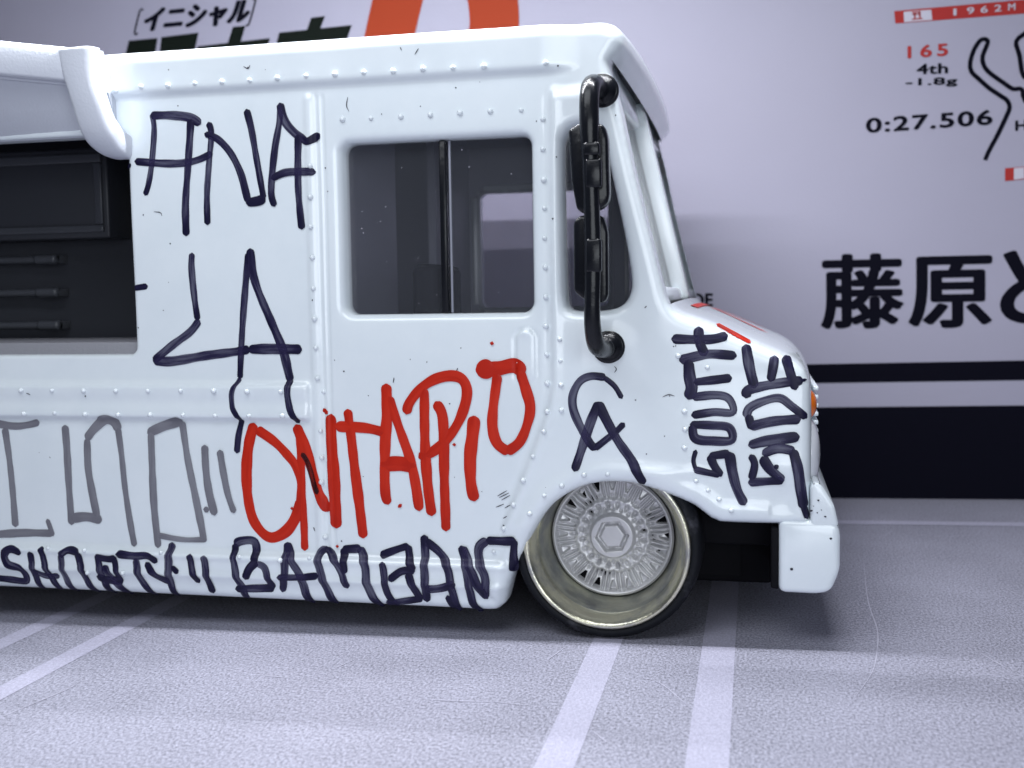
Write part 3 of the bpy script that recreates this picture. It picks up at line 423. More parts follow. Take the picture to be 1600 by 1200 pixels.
def panel_mesh(step):
    xs = np.arange(-6.34, 1.13+step, step); zs = np.arange(0.10, 3.40+step, step); nx, nz = len(xs), len(zs)
    X, Zg = np.meshgrid(xs, zs, indexing='ij'); X = X.ravel(); Zg = Zg.ravel()
    s, _, _, _ = panel_eval(X, Zg)
    # snap near-boundary grid points on the boundary
    e = 1e-3; near = np.abs(s) < 0.36*step
    xn, zn = X[near], Zg[near]
    for _ in range(2):
        s0 = panel_eval(xn, zn)[0]; gx = (panel_eval(xn+e, zn)[0]-s0)/e; gz = (panel_eval(xn, zn+e)[0]-s0)/e; g = np.maximum(0.3, gx*gx+gz*gz)
        xn = xn-np.clip(s0*gx/g, -step*0.45, step*0.45); zn = zn-np.clip(s0*gz/g, -step*0.45, step*0.45)
    X[near] = xn; Zg[near] = zn; s[near] = 0.0
    ins = (s >= 0).reshape(nx, nz); id_ = np.arange(nx*nz).reshape(nx, nz)
    c = ins[:-1, :-1].astype(int)+ins[1:, :-1]+ins[1:, 1:]+ins[:-1, 1:]
    a, b = np.nonzero(c == 4)
    quads = np.stack([id_[a, b], id_[a+1, b], id_[a+1, b+1], id_[a, b+1]], 1)
    z4 = (s[quads] == 0).all(1)
    if z4.any():  # cells whose four corners are all on the boundary: keep only those whose centre is inside
        q = quads[z4]; cs = panel_eval(X[q].mean(1), Zg[q].mean(1))[0]; keep = np.ones(len(quads), bool); keep[np.nonzero(z4)[0][cs <= 1e-4]] = False; quads = quads[keep]
    extra_x, extra_z, emap, polys = [], [], {}, []
    a, b = np.nonzero((c > 0) & (c < 4)); base = nx*nz
    def cross(p, q):
        k = (min(p, q), max(p, q))
        if k not in emap:
            t = s[p]/(s[p]-s[q]); emap[k] = base+len(extra_x); extra_x.append(X[p]+(X[q]-X[p])*t); extra_z.append(Zg[p]+(Zg[q]-Zg[p])*t)
        return emap[k]
    for i, j in zip(a, b):
        cc = (id_[i, j], id_[i+1, j], id_[i+1, j+1], id_[i, j+1]); poly = []
        for k in range(4):
            p, q = cc[k], cc[(k+1) % 4]
            if s[p] >= 0: poly.append(int(p))
            if (s[p] > 0 and s[q] < 0) or (s[p] < 0 and s[q] > 0): poly.append(cross(p, q))
        if len(poly) >= 3 and any((k < base and s[k] > 0) for k in poly): polys.append(poly)
    X = np.concatenate([X, extra_x]); Zg = np.concatenate([Zg, extra_z])
    faces = [tuple(q) for q in quads.tolist()]+[tuple(p) for p in polys]
    used = np.zeros(len(X), bool); flat = np.concatenate([quads.ravel()]+[np.array(p) for p in polys]); used[flat] = True
    remap = np.cumsum(used)-1; X = X[used]; Zg = Zg[used]
    faces = [tuple(int(remap[k]) for k in f) for f in faces]
    cnt = {}
    onb = np.abs(panel_eval(X, Zg)[0]) < step*0.3
    for f in faces:
        for k in range(len(f)):
            p, q = f[k], f[(k+1) % len(f)]
            if onb[p] and onb[q]: cnt[(p, q)] = cnt.get((p, q), 0)+1
    bnd = [(p, q) for (p, q) in cnt if (q, p) not in cnt]
    return X, Zg, faces, bnd

PX, PZ, PF, PB = panel_mesh(0.0125)
ps, ph, psrc, pidx = panel_eval(PX, PZ)
NP = len(PX); OTAG = np.array(OTAG)
verts = np.zeros((2*NP, 3)); verts[:NP] = np.stack([PX, -ph, PZ], 1); verts[NP:] = np.stack([PX, BW+ph, PZ], 1)
faces = list(PF)+[tuple(k+NP for k in f[::-1]) for f in PF]
vl = [verts]; nv = 2*NP
onorm = {}
def outline_normal(i):
    a, b = OUT[i-1][:2], OUT[(i+2) % len(OUT)][:2]; d = b-a; n = np.array([-d[1], d[0]]); return n/np.linalg.norm(n)
MROW = 14; rows = {}; deep = {}
def row(v):
    global nv
    if v not in rows:
        tg = OTAG[pidx[v]]; nrm = outline_normal(pidx[v]); crown = 0.05 if tg == RO else (0.045 if PZ[v] > 1.4 else 0.04)
        y0, y1 = verts[v][1], verts[v+NP][1]; t = np.linspace(0, 1, MROW+1)[1:-1]; off = crown*np.sin(np.pi*t)**0.7
        vl.append(np.stack([PX[v]+nrm[0]*off, y0+(y1-y0)*t, PZ[v]+nrm[1]*off], 1)); rows[v] = [v]+list(range(nv, nv+MROW-1))+[v+NP]; nv += MROW-1
    return rows[v]
def inner(v):
    global nv
    if v not in deep:
        w = psrc[v]; tg = OTAG[pidx[v]]; dp = 0.15 if w >= 0 else (0.24 if tg == WS else 0.16)
        vl.append(np.array([[PX[v], dp, PZ[v]], [PX[v], BW-dp, PZ[v]]])); deep[v] = (nv, nv+1); nv += 2
    return deep[v]
for p, q in PB:
    w = psrc[p]; tg = OTAG[pidx[p]]
    if w < 0 and tg in (RO, HO) and OTAG[pidx[q]] in (RO, HO):
        A, B = row(p), row(q)
        for k in range(MROW): faces.append((B[k], A[k], A[k+1], B[k+1]))
    else:
        A, B = inner(p), inner(q)
        faces.append((q, p, A[0], B[0])); faces.append((p+NP, q+NP, B[1], A[1]))
V = np.concatenate(vl)
body = link('body', mesh('body', V, faces), M['paint'], van, True)

def surf(x, z, eps=0.0):
    X = np.atleast_1d(np.array(x, float)); Zz = np.atleast_1d(np.array(z, float)); s, h, _, _ = panel_eval(X, Zz); return -h-eps

# ------------------------------------------------------------------ rivets
rng = np.random.default_rng(4)
bm = bmesh.new(); bmesh.ops.create_uvsphere(bm, u_segments=10, v_segments=6, radius=0.0160)
bmesh.ops.delete(bm, geom=[v for v in bm.verts if v.co.z < -0.004], context='VERTS')
for v in bm.verts: v.co = Vector((v.co.x, -v.co.z*1.15, v.co.y))
bmesh.ops.recalc_face_normals(bm, faces=bm.faces[:])
rme = bpy.data.meshes.new('rivet'); bm.to_mesh(rme); bm.free(); rme.materials.append(M['paint']); rme.polygons.foreach_set('use_smooth', np.ones(len(rme.polygons), dtype=bool))
ry = surf([r[0] for r in RIVETS], [r[1] for r in RIVETS])
for (x, z), y in zip(RIVETS, ry):
    o = link('rivet', rme, None, body); o.location = (x, y-0.001, z); o.scale = [float(rng.uniform(0.8, 1.1))]*3

# ------------------------------------------------------------------ marker lettering: ink ribbons lying on the panel
LBL = {'ana': 'navy marker letters ANA', 'la': 'navy marker letters LA with dripping legs', 'dash': 'short navy marker dash beside the hatch', 'ino': 'grey faded marker letters', 'ontario': 'red marker word ONTARIO', 'shorty': 'navy marker word SHORTY along the skirt',
       'bambam': 'navy marker word BAMBAM along the skirt', 'south': 'navy marker word SOUTH written sideways', 'side': 'navy marker word SIDE written sideways', 'ca': 'navy marker letters CA', 'hood': 'red marker dash on the hood edge'}
layer = 0
NA = 7
for word in LBL:
    v, f, uv, den, mi = [], [], [], [], []; layer = 0
    inks = []
    for (w_, ik, wd, pts) in STROKES:
        if w_ != word: continue
        layer += 1
        P = np.array(pts, float); wd = wd*{'navy': 1.16, 'grey': 1.08}.get(ik, 1.04); r = wd/2
        ex = max(0.45*r, r-0.5*float(np.linalg.norm(np.diff(P, axis=0), axis=1).sum()))
        if len(P) >= 2:
            d0 = P[0]-P[1]; d1 = P[-1]-P[-2]; P[0] = P[0]+d0/max(1e-6, np.linalg.norm(d0))*ex; P[-1] = P[-1]+d1/max(1e-6, np.linalg.norm(d1))*ex
        C = catmull(P, 0.012); T = np.gradient(C, axis=0); T /= np.maximum(1e-9, np.linalg.norm(T, axis=1))[:, None]
        Tn = T.copy()
        for _ in range(3): Tn[1:-1] = (Tn[:-2]+2*Tn[1:-1]+Tn[2:])/4
        Nn = np.stack([-Tn[:, 1], Tn[:, 0]], 1); Nn /= np.maximum(1e-9, np.linalg.norm(Nn, axis=1))[:, None]
        sl = np.concatenate([[0], np.cumsum(np.linalg.norm(np.diff(C, axis=0), axis=1))]); tot = sl[-1]
        de = np.minimum(sl, tot-sl); q = np.clip(1-de/r, 0, 1); prof = np.sqrt(np.maximum(0.02, 1-q*q))
        ph1, ph2 = rng.uniform(0, 6.28, 2); wob = 1+0.06*np.sin(sl*9+ph1)+0.04*np.sin(sl*23+ph2)+0.03*np.sin(sl*51+ph2*2)
        hw = r*prof*wob
        if ik not in inks: inks.append(ik)
        base = len(v); us = np.linspace(-1, 1, NA)
        xx = C[:, 0][:, None]+Nn[:, 0][:, None]*hw[:, None]*us; zz = C[:, 1][:, None]+Nn[:, 1][:, None]*hw[:, None]*us
        yy = surf(xx.ravel(), zz.ravel(), 0.0025+0.00022*(layer % 60)).reshape(xx.shape)-0.0022*(1-us**2)
        seed = rng.uniform(0, 50)
        pool = 0.32*np.exp(-((sl-0.02)/0.05)**2)*rng.uniform(0, 1)+0.42*np.exp(-((tot-sl-0.02)/0.06)**2)*rng.uniform(0.2, 1)
        bias = rng.uniform(-0.04, 0.12)
        for i in range(len(C)):
            for j in range(NA):
                v.append((xx[i, j], yy[i, j], zz[i, j])); uv.append((sl[i]+seed, us[j]*0.5+seed)); den.append(pool[i]+bias+0.10*abs(us[j])**3)
        for i in range(len(C)-1):
            for j in range(NA-1):
                f.append((base+i*NA+j, base+i*NA+j+1, base+(i+1)*NA+j+1, base+(i+1)*NA+j)); mi.append(inks.index(ik))
    me = mesh('marker_lettering', v, f)
    for ik in inks: me.materials.append(INK[ik])
    me.polygons.foreach_set('material_index', np.array(mi, dtype=np.int32))
    ul = me.uv_layers.new(name='UVMap'); li = np.zeros(len(me.loops), dtype=np.int32); me.loops.foreach_get('vertex_index', li)
    ul.data.foreach_set('uv', np.array(uv)[li].ravel())
    at = me.attributes.new('ink', 'FLOAT', 'POINT'); at.data.foreach_set('value', np.array(den, dtype=np.float32))
    o = link('marker_lettering', me, None, body, True); o['label'] = LBL[word]
# specks of ink and fluff stuck on the paint
v, f = [], []
sp = [p for p in SPECKS if p[0] < 1.07]
for (x, z), y in zip(sp, surf([p[0] for p in sp], [p[1] for p in sp], 0.003)):
    r = rng.uniform(0.0022, 0.0055); b = len(v); k = 7; v.append((x, y-0.002, z))
    for a in range(k): q = 6.283*a/k; rr = r*rng.uniform(0.6, 1.2); v.append((x+rr*math.cos(q), y, z+rr*math.sin(q)))
    for a in range(k): f.append((b, b+1+a, b+1+(a+1) % k))
for h in HAIRS:
    C = catmull(h, 0.01); y = surf(C[:, 0], C[:, 1], 0.004); T = np.gradient(C, axis=0); T /= np.linalg.norm(T, axis=1)[:, None]; b = len(v)
    for i in range(len(C)):
        w = 0.0018*(0.4+math.sin(math.pi*(i+0.5)/len(C)))
        v += [(C[i, 0]-T[i, 1]*w, y[i], C[i, 1]+T[i, 0]*w), (C[i, 0]+T[i, 1]*w, y[i], C[i, 1]-T[i, 0]*w)]
    for i in range(len(C)-1): f.append((b+2*i, b+2*i+1, b+2*i+3, b+2*i+2))
o = link('dust_specks', mesh('dust_specks', v, f), M['speck'], body); o['kind'] = 'stuff'

hx = np.array([p[0] for p in HOOD]); hz = np.array([p[1] for p in HOOD])
def hood_pt(x, y):
    t = (y-0.02)/(BW-0.04); off = 0.045*max(0.0, math.sin(math.pi*t))**0.7; return (x+0.42*off, y, float(np.interp(x, hx[:5], hz[:5]))+0.907*off+0.004)
for k, (xa, ya, xb, yb) in enumerate(((0.84, 1.25, 0.50, 1.75), (0.50, 1.9, 0.86, 2.4), (0.41, 0.9, 0.43, 2.7))):
    v, f = [], []
    for i in range(25):
        t = i/24; x = xa+(xb-xa)*t; y = ya+(yb-ya)*t; dx, dy = xb-xa, yb-ya; ln = math.hypot(dx, dy); ox, oy = -dy/ln*0.035, dx/ln*0.035
        v += [hood_pt(x-ox, y-oy), hood_pt(x, y), hood_pt(x+ox, y+oy)]
    for i in range(24):
        for j in range(2): f.append((3*i+j, 3*i+j+1, 3*i+j+4, 3*i+j+3))
    me = mesh('marker_scribble', v, f); me.materials.append(INK['red']); o = link('marker_scribble', me, None, body, True); o['label'] = 'red marker scribble on the hood'
# ------------------------------------------------------------------ glazing and interior
def flat_poly(name, P, y, material, parent):
    return link(name, mesh(name, [(p[0], y, p[1]) for p in P], [list(range(len(P)))]), material, parent)
def grow(P, d):
    P = np.array(P); c = P.mean(0); return c+(P-c)*(1+d/np.abs(P-c).max())
for nm in ('door', 'quarter'):
    for y0, y1 in ((0.105, 0.135), (BW-0.135, BW-0.105)):
        prism('window_pane', [tuple(p) for p in grow(WIN[nm], 0.03)], y0, y1, M['glass'], van)
v, f = [], []
for k in range(46):
    x, z = rng.uniform(-1.43, -0.44), rng.uniform(1.86, 2.74)
    if abs(x+0.89) < 0.05: continue
    r = 0.0013+0.0022*rng.uniform(0, 1)**3; b = len(v)
    v += [(x+r*math.cos(q), 0.1035, z+r*math.sin(q)*rng.uniform(0.6, 1.3)) for q in np.linspace(0, 5.2, 6)]; f.append(tuple(range(b, b+6)))
o = link('pane_dust', mesh('pane_dust', v, f), M['print_white'], body); o['kind'] = 'stuff'
# dark inner shell with the same openings
def lining(y, name):
    P = OUT[:, :2]; X0 = []
    xs = np.arange(-6.2, 1.0, 0.05); zs = np.arange(0.2, 3.3, 0.05); v = {}; vv = []; ff = []
    cx, cz = np.meshgrid(xs+0.025, zs+0.025, indexing='ij'); s = panel_eval(cx.ravel(), cz.ravel())[0].reshape(cx.shape)
    def vid(i, j):
        if (i, j) not in v: v[(i, j)] = len(vv); vv.append((-6.2+0.05*i, y, 0.2+0.05*j))
        return v[(i, j)]
    for i in range(len(xs)):
        for j in range(len(zs)):
            if s[i, j] > 0.045 and not (cx[i, j] > -0.12 and cz[i, j] > 1.78): ff.append((vid(i, j), vid(i+1, j), vid(i+1, j+1), vid(i, j+1)))
    return link(name, mesh(name, vv, ff), M['lining'], van)
lining(0.17, 'inner_lining'); lining(BW-0.17, 'inner_lining')
box('ceiling_lining', -6.15, -0.05, 0.18, BW-0.18, 3.16, 3.22, M['lining'], van)
box('cab_floor', -6.1, 0.95, 0.62, BW-0.62, 1.02, 1.10, M['chassis'], van)
box('bulkhead', -1.63, -1.57, 0.19, 1.25, 1.1, 3.16, M['lining'], van); box('bulkhead', -1.63, -1.57, 2.2, BW-0.18, 1.1, 3.16, M['lining'], van)
box('window_post', -0.920, -0.882, 0.060, 0.100, 1.822, 2.778, M['black'], van, 0.006)
box('window_post', -0.872, -0.860, 0.085, 0.103, 1.822, 2.778, M['lining'], van, 0.003)
seat = bpy.data.objects.new('driver_seat', None); col.objects.link(seat); seat.parent = van
box('seat_back', -1.32, -1.14, 0.75, 1.35, 1.10, 2.12, M['chassis'], seat, 0.05); box('seat_cushion', -1.25, -0.75, 0.75, 1.35, 1.10, 1.62, M['chassis'], seat, 0.05)
bm = bmesh.new(); n = 24; m_ = 8; R1, R2 = 0.22, 0.022
vs = [[bm.verts.new((0.12+0.05*math.sin(2*math.pi*i/n)*0+0.10*(math.sin(2*math.pi*i/n))*-1*0.6, 1.05+(R1+R2*math.cos(2*math.pi*j/m_))*math.cos(2*math.pi*i/n), 1.86+(R1+R2*math.cos(2*math.pi*j/m_))*math.sin(2*math.pi*i/n)*0.8+R2*math.sin(2*math.pi*j/m_))) for j in range(m_)] for i in range(n)]
for i in range(n):
    for j in range(m_): bm.faces.new((vs[i][j], vs[(i+1) % n][j], vs[(i+1) % n][(j+1) % m_], vs[i][(j+1) % m_]))
bm_obj('steering_wheel', bm, M['chassis'], van, True)
box('dashboard', 0.18, 0.60, 0.26, BW-0.26, 1.10, 1.66, M['chassis'], van, 0.05)
# kitchen behind the serving hatch
kit = bpy.data.objects.new('kitchen_unit', None); col.objects.link(kit); kit.parent = van
box('back_wall', -5.9, -1.66, 1.30, 1.36, 1.05, 3.15, M['kitchen'], kit)
box('upper_cabinet', -5.9, -3.585, 1.02, 1.30, 2.36, 2.98, M['kitchen'], kit, 0.015)
box('cabinet_frame', -5.85, -3.62, 0.995, 1.02, 2.88, 2.94, M['rail'], kit, 0.008); box('cabinet_frame', -5.85, -3.62, 0.995, 1.02, 2.40, 2.45, M['rail'], kit, 0.008)
box('cabinet_frame', -3.68, -3.62, 0.995, 1.02, 2.455, 2.875, M['rail'], kit, 0.008)
box('side_wall', -2.79, -2.72, 0.19, 1.30, 1.05, 3.15, M['kitchen'], kit)
for z in (2.228, 1.989, 1.752):
    t = tube('shelf_rail', [(-5.8, 1.18, z), (-5.0, 1.18, z), (-4.12, 1.18, z)], 0.028, M['rail'], kit)
    tube('rail_end', [(-4.28, 1.17, z), (-4.20, 1.17, z), (-4.115, 1.17, z)], 0.036, M['rail'], t)
    box('rail_bracket', -4.135, -4.115, 1.17, 1.30, z-0.03, z+0.03, M['rail'], t, 0.006)
box('counter', -5.6, -2.80, 0.10, 0.95, 1.555, 1.668, M['counter'], van, 0.008)
# windscreen: two leaning panes with a centre post
(tx, tz), (bx_, bz_) = PILLAR[0], PILLAR[-2]
wd = np.array([bx_-tx, bz_-tz]); wd /= np.linalg.norm(wd); wn = np.array([wd[1], -wd[0]])  # points inwards
if wn[0] > 0: wn = -wn
def ws_slab(name, t0, t1, y0, y1, d0, d1, material, bev=0.0):
    A = np.array([tx, tz])+(np.array([bx_, bz_])-np.array([tx, tz]))*t0; B = np.array([tx, tz])+(np.array([bx_, bz_])-np.array([tx, tz]))*t1
    return prism(name, [tuple(A+wn*d0), tuple(B+wn*d0), tuple(B+wn*d1), tuple(A+wn*d1)], y0, y1, material, van, bev)
ws_slab('windscreen_pane', -0.02, 1.02, 0.20, BW/2-0.09, 0.06, 0.085, M['glass']); ws_slab('windscreen_pane', -0.02, 1.02, BW/2+0.09, BW-0.20, 0.06, 0.085, M['glass'])
ws_slab('centre_post', -0.03, 1.05, BW/2-0.10, BW/2+0.10, -0.035, 0.09, M['paint'], 0.03)
ws_slab('windscreen_header', -0.06, 0.10, 0.05, BW-0.05, 0.01, 0.10, M['paint'], 0.03)
ws_slab('windscreen_sill', 0.97, 1.06, 0.05, BW-0.05, 0.005, 0.12, M['paint'], 0.03)

# ------------------------------------------------------------------ serving hatch awning
aw = bpy.data.objects.new('awning', None); col.objects.link(aw); aw.parent = van
def edge_pt(x):   # outer lip centre line
    k = max(0.0, min(1.0, (-2.86-x)/0.75)); return -0.20-0.16*k, 3.285+0.085*k
v, f = [], []; xs = list(np.linspace(-5.5, -3.0, 18))+list(np.linspace(-2.97, -2.86, 8)); prof_n = 0
for x in xs:
    ye, ze = edge_pt(x); yh, zh = 0.03, 2.885
    if x > -2.97: ye += (x+2.97)*0.5
    pr = [(yh, zh), (yh*0.5+ye*0.5+0.03, zh*0.5+ze*0.5-0.06), (ye+0.075, ze-0.150), (ye+0.055, ze-0.158), (ye+0.045, ze-0.135), (ye+0.020, ze-0.145), (ye-0.01, ze-0.13), (ye-0.025, ze-0.07), (ye-0.03, ze), (ye-0.015, ze+0.05), (ye+0.03, ze+0.055), (ye*0.4+0.02, zh*0.4+ze*0.6+0.06), (yh+0.02, zh+0.06)]
    prof_n = len(pr); v += [(x, a, b) for a, b in pr]
for i in range(len(xs)-1):
    for j in range(prof_n): f.append((i*prof_n+j, i*prof_n+(j+1) % prof_n, (i+1)*prof_n+(j+1) % prof_n, (i+1)*prof_n+j))
f.append(list(range(prof_n))); f.append(list(range((len(xs)-1)*prof_n, len(xs)*prof_n))[::-1])
fl = link('flap', mesh('flap', v, f), M['awning'], aw, True)
md = fl.modifiers.new('bevel', 'BEVEL'); md.width = 0.012; md.segments = 2; md.limit_method = 'ANGLE'; md.angle_limit = math.radians(40)
# end arm: a curved flat bar from the lip down to the hinge at the hatch corner
path = [(-2.945, -0.215, 3.345), (-2.94, -0.20, 3.20), (-2.915, -0.17, 3.05), (-2.90, -0.12, 2.92), (-2.87, -0.05, 2.845), (-2.83, 0.02, 2.82), (-2.80, 0.07, 2.83)]
P = catmull(path, 0.02); T = np.gradient(P, axis=0); T /= np.linalg.norm(T, axis=1)[:, None]; v, f = [], []
hw = np.interp(np.linspace(0, 1, len(P)), [0, .3, .7, 1], [0.105, 0.088, 0.098, 0.06])
for i in range(len(P)):
    a = np.array([1.0, 0, 0]); a = a-T[i]*np.dot(a, T[i]); a /= np.linalg.norm(a); b = np.cross(T[i], a); k = []
    for q in np.linspace(0, 2*math.pi, 17)[:-1]:
        cx, cy = math.cos(q), math.sin(q); e = 0.45; cx = math.copysign(abs(cx)**e, cx); cy = math.copysign(abs(cy)**e, cy); v.append(P[i]+a*hw[i]*cx+b*0.072*cy)
for i in range(len(P)-1):
    for j in range(16): f.append((i*16+j, i*16+(j+1) % 16, (i+1)*16+(j+1) % 16, (i+1)*16+j))
f.append(list(range(16))[::-1]); f.append(list(range((len(P)-1)*16, len(P)*16)))
link('end_arm', mesh('end_arm', v, f), M['awning'], aw, True)
tube('hinge_pin', [(-2.90, 0.02, 2.87), (-2.84, 0.02, 2.87), (-2.80, 0.03, 2.875)], 0.03, M['awning'], aw)

# ------------------------------------------------------------------ side mirror
def mirror(sgn, base):
    root = bpy.data.objects.new('side_mirror', None); col.objects.link(root); root.parent = van
    Y = lambda y: y if sgn > 0 else BW-y
    for x, z in ((0.008, 2.985), (0.030, 1.628)):
        bm = bmesh.new(); bmesh.ops.create_cone(bm, cap_ends=True, segments=28, radius1=0.088, radius2=0.088, depth=0.07)
        bmesh.ops.bevel(bm, geom=[e for e in bm.edges if abs(e.verts[0].co.z-e.verts[1].co.z) < 1e-4], offset=0.018, segments=3, affect='EDGES')
        for w in bm.verts: w.co = Vector((x+w.co.x, Y(-0.012-w.co.z), z+w.co.y))
        bm_obj('mount', bm, M['black'], root, True)
    p = [(0.0, -0.02, 2.985), (-0.010, -0.20, 2.985), (-0.012, -0.33, 2.93), (-0.012, -0.37, 2.80), (-0.008, -0.37, 2.55), (-0.002, -0.37, 2.30), (0.000, -0.37, 2.10), (-0.004, -0.37, 1.90), (-0.008, -0.35, 1.76), (0.0, -0.28, 1.655), (0.018, -0.12, 1.625), (0.03, -0.02, 1.628)]
    tube('arm', [(a, Y(b), c) for a, b, c in p], [0.050, 0.052, 0.050, 0.050, 0.042, 0.040, 0.042, 0.042, 0.040, 0.044, 0.050, 0.050], M['black'], root, 14, 0.015)
    def head(pts, y0, y1, bev): return prism('mirror_head', pts, Y(y0), Y(y1), M['black'], root, bev, 3)
    h1 = head([(-0.128, 2.745), (-0.075, 2.775), (0.055, 2.765), (0.074, 2.70), (0.080, 2.40), (0.060, 2.355), (-0.040, 2.315), (-0.088, 2.34), (-0.112, 2.48)], -0.33, -0.22, 0.022)
    box('mirror_clip', -0.035, 0.045, min(Y(-0.42), Y(-0.33)), max(Y(-0.42), Y(-0.33)), 2.60, 2.665, M['black'], h1, 0.012); box('mirror_clip', -0.028, 0.052, min(Y(-0.415), Y(-0.33)), max(Y(-0.415), Y(-0.33)), 2.44, 2.585, M['black'], h1, 0.014)
    h2 = head([(-0.108, 2.285), (-0.075, 2.315), (0.045, 2.31), (0.068, 2.23), (0.068, 1.90), (0.045, 1.865), (-0.06, 1.885), (-0.110, 1.93)], -0.31, -0.23, 0.020)
    box('mirror_clip', -0.030, 0.048, min(Y(-0.415), Y(-0.32)), max(Y(-0.415), Y(-0.32)), 2.02, 2.19, M['black'], h2, 0.014)
mirror(1, 0)

# ------------------------------------------------------------------ bumper, lamps, chassis
bp = prism('front_bumper', [(0.925, 0.318), (0.925, 0.71), (1.218, 0.71), (1.238, 0.66), (1.238, 0.45), (1.195, 0.335), (1.13, 0.316)], -0.015, BW+0.015, M['paint'], van, 0.035, 4)
prism('bumper_cap', [(1.085, 0.66), (1.085, 0.90), (1.115, 0.918), (1.145, 0.895), (1.208, 0.79), (1.232, 0.68)], -0.012, BW+0.012, M['paint'], bp, 0.022, 3)
v, f = [], []
for p in [(1.10, 0.79), (1.125, 0.82), (1.14, 0.77), (1.12, 0.755), (1.16, 0.735), (1.09, 0.765), (1.19, 0.62), (0.99, 0.45)]:
    r = rng.uniform(0.004, 0.010); b = len(v); k = 7; v.append((p[0], -0.021, p[1]))
    for a in range(k): q = 6.283*a/k; rr = r*rng.uniform(0.6, 1.2); v.append((p[0]+rr*math.cos(q), -0.0185, p[1]+rr*math.sin(q)*0.7))
    for a in range(k): f.append((b, b+1+a, b+1+(a+1) % k))
o = link('paint_chips', mesh('paint_chips', v, f), M['speck'], bp); o['kind'] = 'stuff'
prism('bumper_bracket', [(0.885, 0.335), (0.885, 0.66), (0.924, 0.66), (0.924, 0.33)], 0.012, BW-0.012, M['chassis'], van, 0.008)
def lamp(name, y, z, r, depth, material, x=1.07):
    bm = bmesh.new(); bmesh.ops.create_uvsphere(bm, u_segments=20, v_segments=12, radius=1)
    for w in bm.verts: w.co = Vector((x+w.co.x*depth, y+w.co.y*r, z+w.co.z*r))
    return bm_obj(name, bm, material, van, True)
for s in (0.36, BW-0.36):
    lamp('turn_signal', s, 1.29, 0.08, 0.045, M['orange'], 1.09); h = lamp('headlight', s, 1.02, 0.19, 0.065, M['headlight'], 1.09)
v, f = [], []
for i in range(9): box('grille_bar', 1.135, 1.165, 0.75, BW-0.75, 0.93+0.05*i, 0.955+0.05*i, M['paint'], van, 0.006)
box('chassis', -6.15, 0.90, 0.62, BW-0.62, 0.20, 1.0, M['chassis'], van, 0.02)
box('chassis_rail', 0.45, 0.90, 0.30, BW-0.30, 0.50, 0.69, M['chassis'], van, 0.01)
box('chassis_pan', -4.25, -0.72, 0.20, BW-0.20, 0.165, 0.30, M['chassis'], van, 0.01)
box('wheel_well', -0.66, 0.72, 0.58, 0.62, 0.25, 1.2, M['chassis'], van); box('wheel_well', -0.66, 0.72, BW-0.62, BW-0.58, 0.25, 1.2, M['chassis'], van)

# ------------------------------------------------------------------ wheels
def lathe(profile, n=96):
    v, f = [], []; k = len(profile)
    for i in range(n):
        a = 2*math.pi*i/n
        for y, r in profile: v.append((r*math.cos(a), y, r*math.sin(a)))
    for i in range(n):
        for j in range(k-1): f.append((i*k+j, i*k+j+1, ((i+1) % n)*k+j+1, ((i+1) % n)*k+j))
    return v, f
def spoke_disc():
    nt, nr = 560, 84; R = np.linspace(0.0, 0.352, nr); A = np.linspace(0, 2*math.pi, nt, endpoint=False)
    rr, aa = np.meshgrid(R, A, indexing='ij'); x = rr*np.cos(aa); z = rr*np.sin(aa); h = np.zeros(rr.shape)
    hexd = np.max([np.abs(x*math.cos(q)+z*math.sin(q)) for q in (math.pi/2+0.1, math.pi/6+0.1, -math.pi/6+0.1)], axis=0)
    h += 0.026*(1-smooth01(0.118, 0.136, rr)); h -= 0.034*(1-smooth01(0.078, 0.086, hexd)); h += 0.022*(1-smooth01(0.058, 0.070, hexd))
    n = 20; ph = (aa*n/(2*math.pi)) % 1.0
    d0 = (np.minimum(ph, 1-ph))*2*math.pi/n*rr; d1 = np.abs(ph-0.5)*2*math.pi/n*rr
    ring = smooth01(0.215, 0.232, rr)*(1-smooth01(0.318, 0.330, rr))
    h -= ring*0.024*np.exp(-((d1-0.013)/0.0065)**2)                                   # pairs of slots
    tri = smooth01(0.262, 0.27, rr)*(1-smooth01(0.318, 0.326, rr)); h -= tri*0.034*(1-smooth01(0.75, 1.1, d0/np.maximum(1e-4, 0.022*(rr-0.245)/0.07)))
    h -= 0.022*np.exp(-((d0)/0.011)**2-((rr-0.228)/0.018)**2)
    h -= 0.024*np.exp(-((d1)/0.010)**2-((rr-0.178)/0.018)**2); h -= 0.016*np.exp(-((d0)/0.010)**2-((rr-0.156)/0.012)**2)
    h += 0.010*np.exp(-((rr-0.203)/0.012)**2)+0.012*np.exp(-((rr-0.338)/0.010)**2)
    h -= 0.012*smooth01(0.14, 0.20, rr)*(1-smooth01(0.2, 0.3, rr))
    h += 0.0016*np.sin(aa*7+rr*30)*np.sin(rr*50+aa*3)*smooth01(0.13, 0.17, rr)
    v = np.stack([x, 0.325-h*np.where(h < 0, 1.15+0.35*np.sin(aa*3+1.0)+0.2*np.sin(aa*8+rr*40), 1.4), z], -1).reshape(-1, 3); f = []
    for i in range(nr-1):
        for j in range(nt): f.append((i*nt+j, i*nt+(j+1) % nt, (i+1)*nt+(j+1) % nt, (i+1)*nt+j))
    return mesh('spoke_disc', v, f)
rim_me = mesh('rim', *lathe([(0.060, 0.462), (0.040, 0.466), (0.026, 0.462), (0.019, 0.452), (0.022, 0.438), (0.036, 0.427), (0.070, 0.418), (0.110, 0.414), (0.128, 0.409), (0.138, 0.400)]))
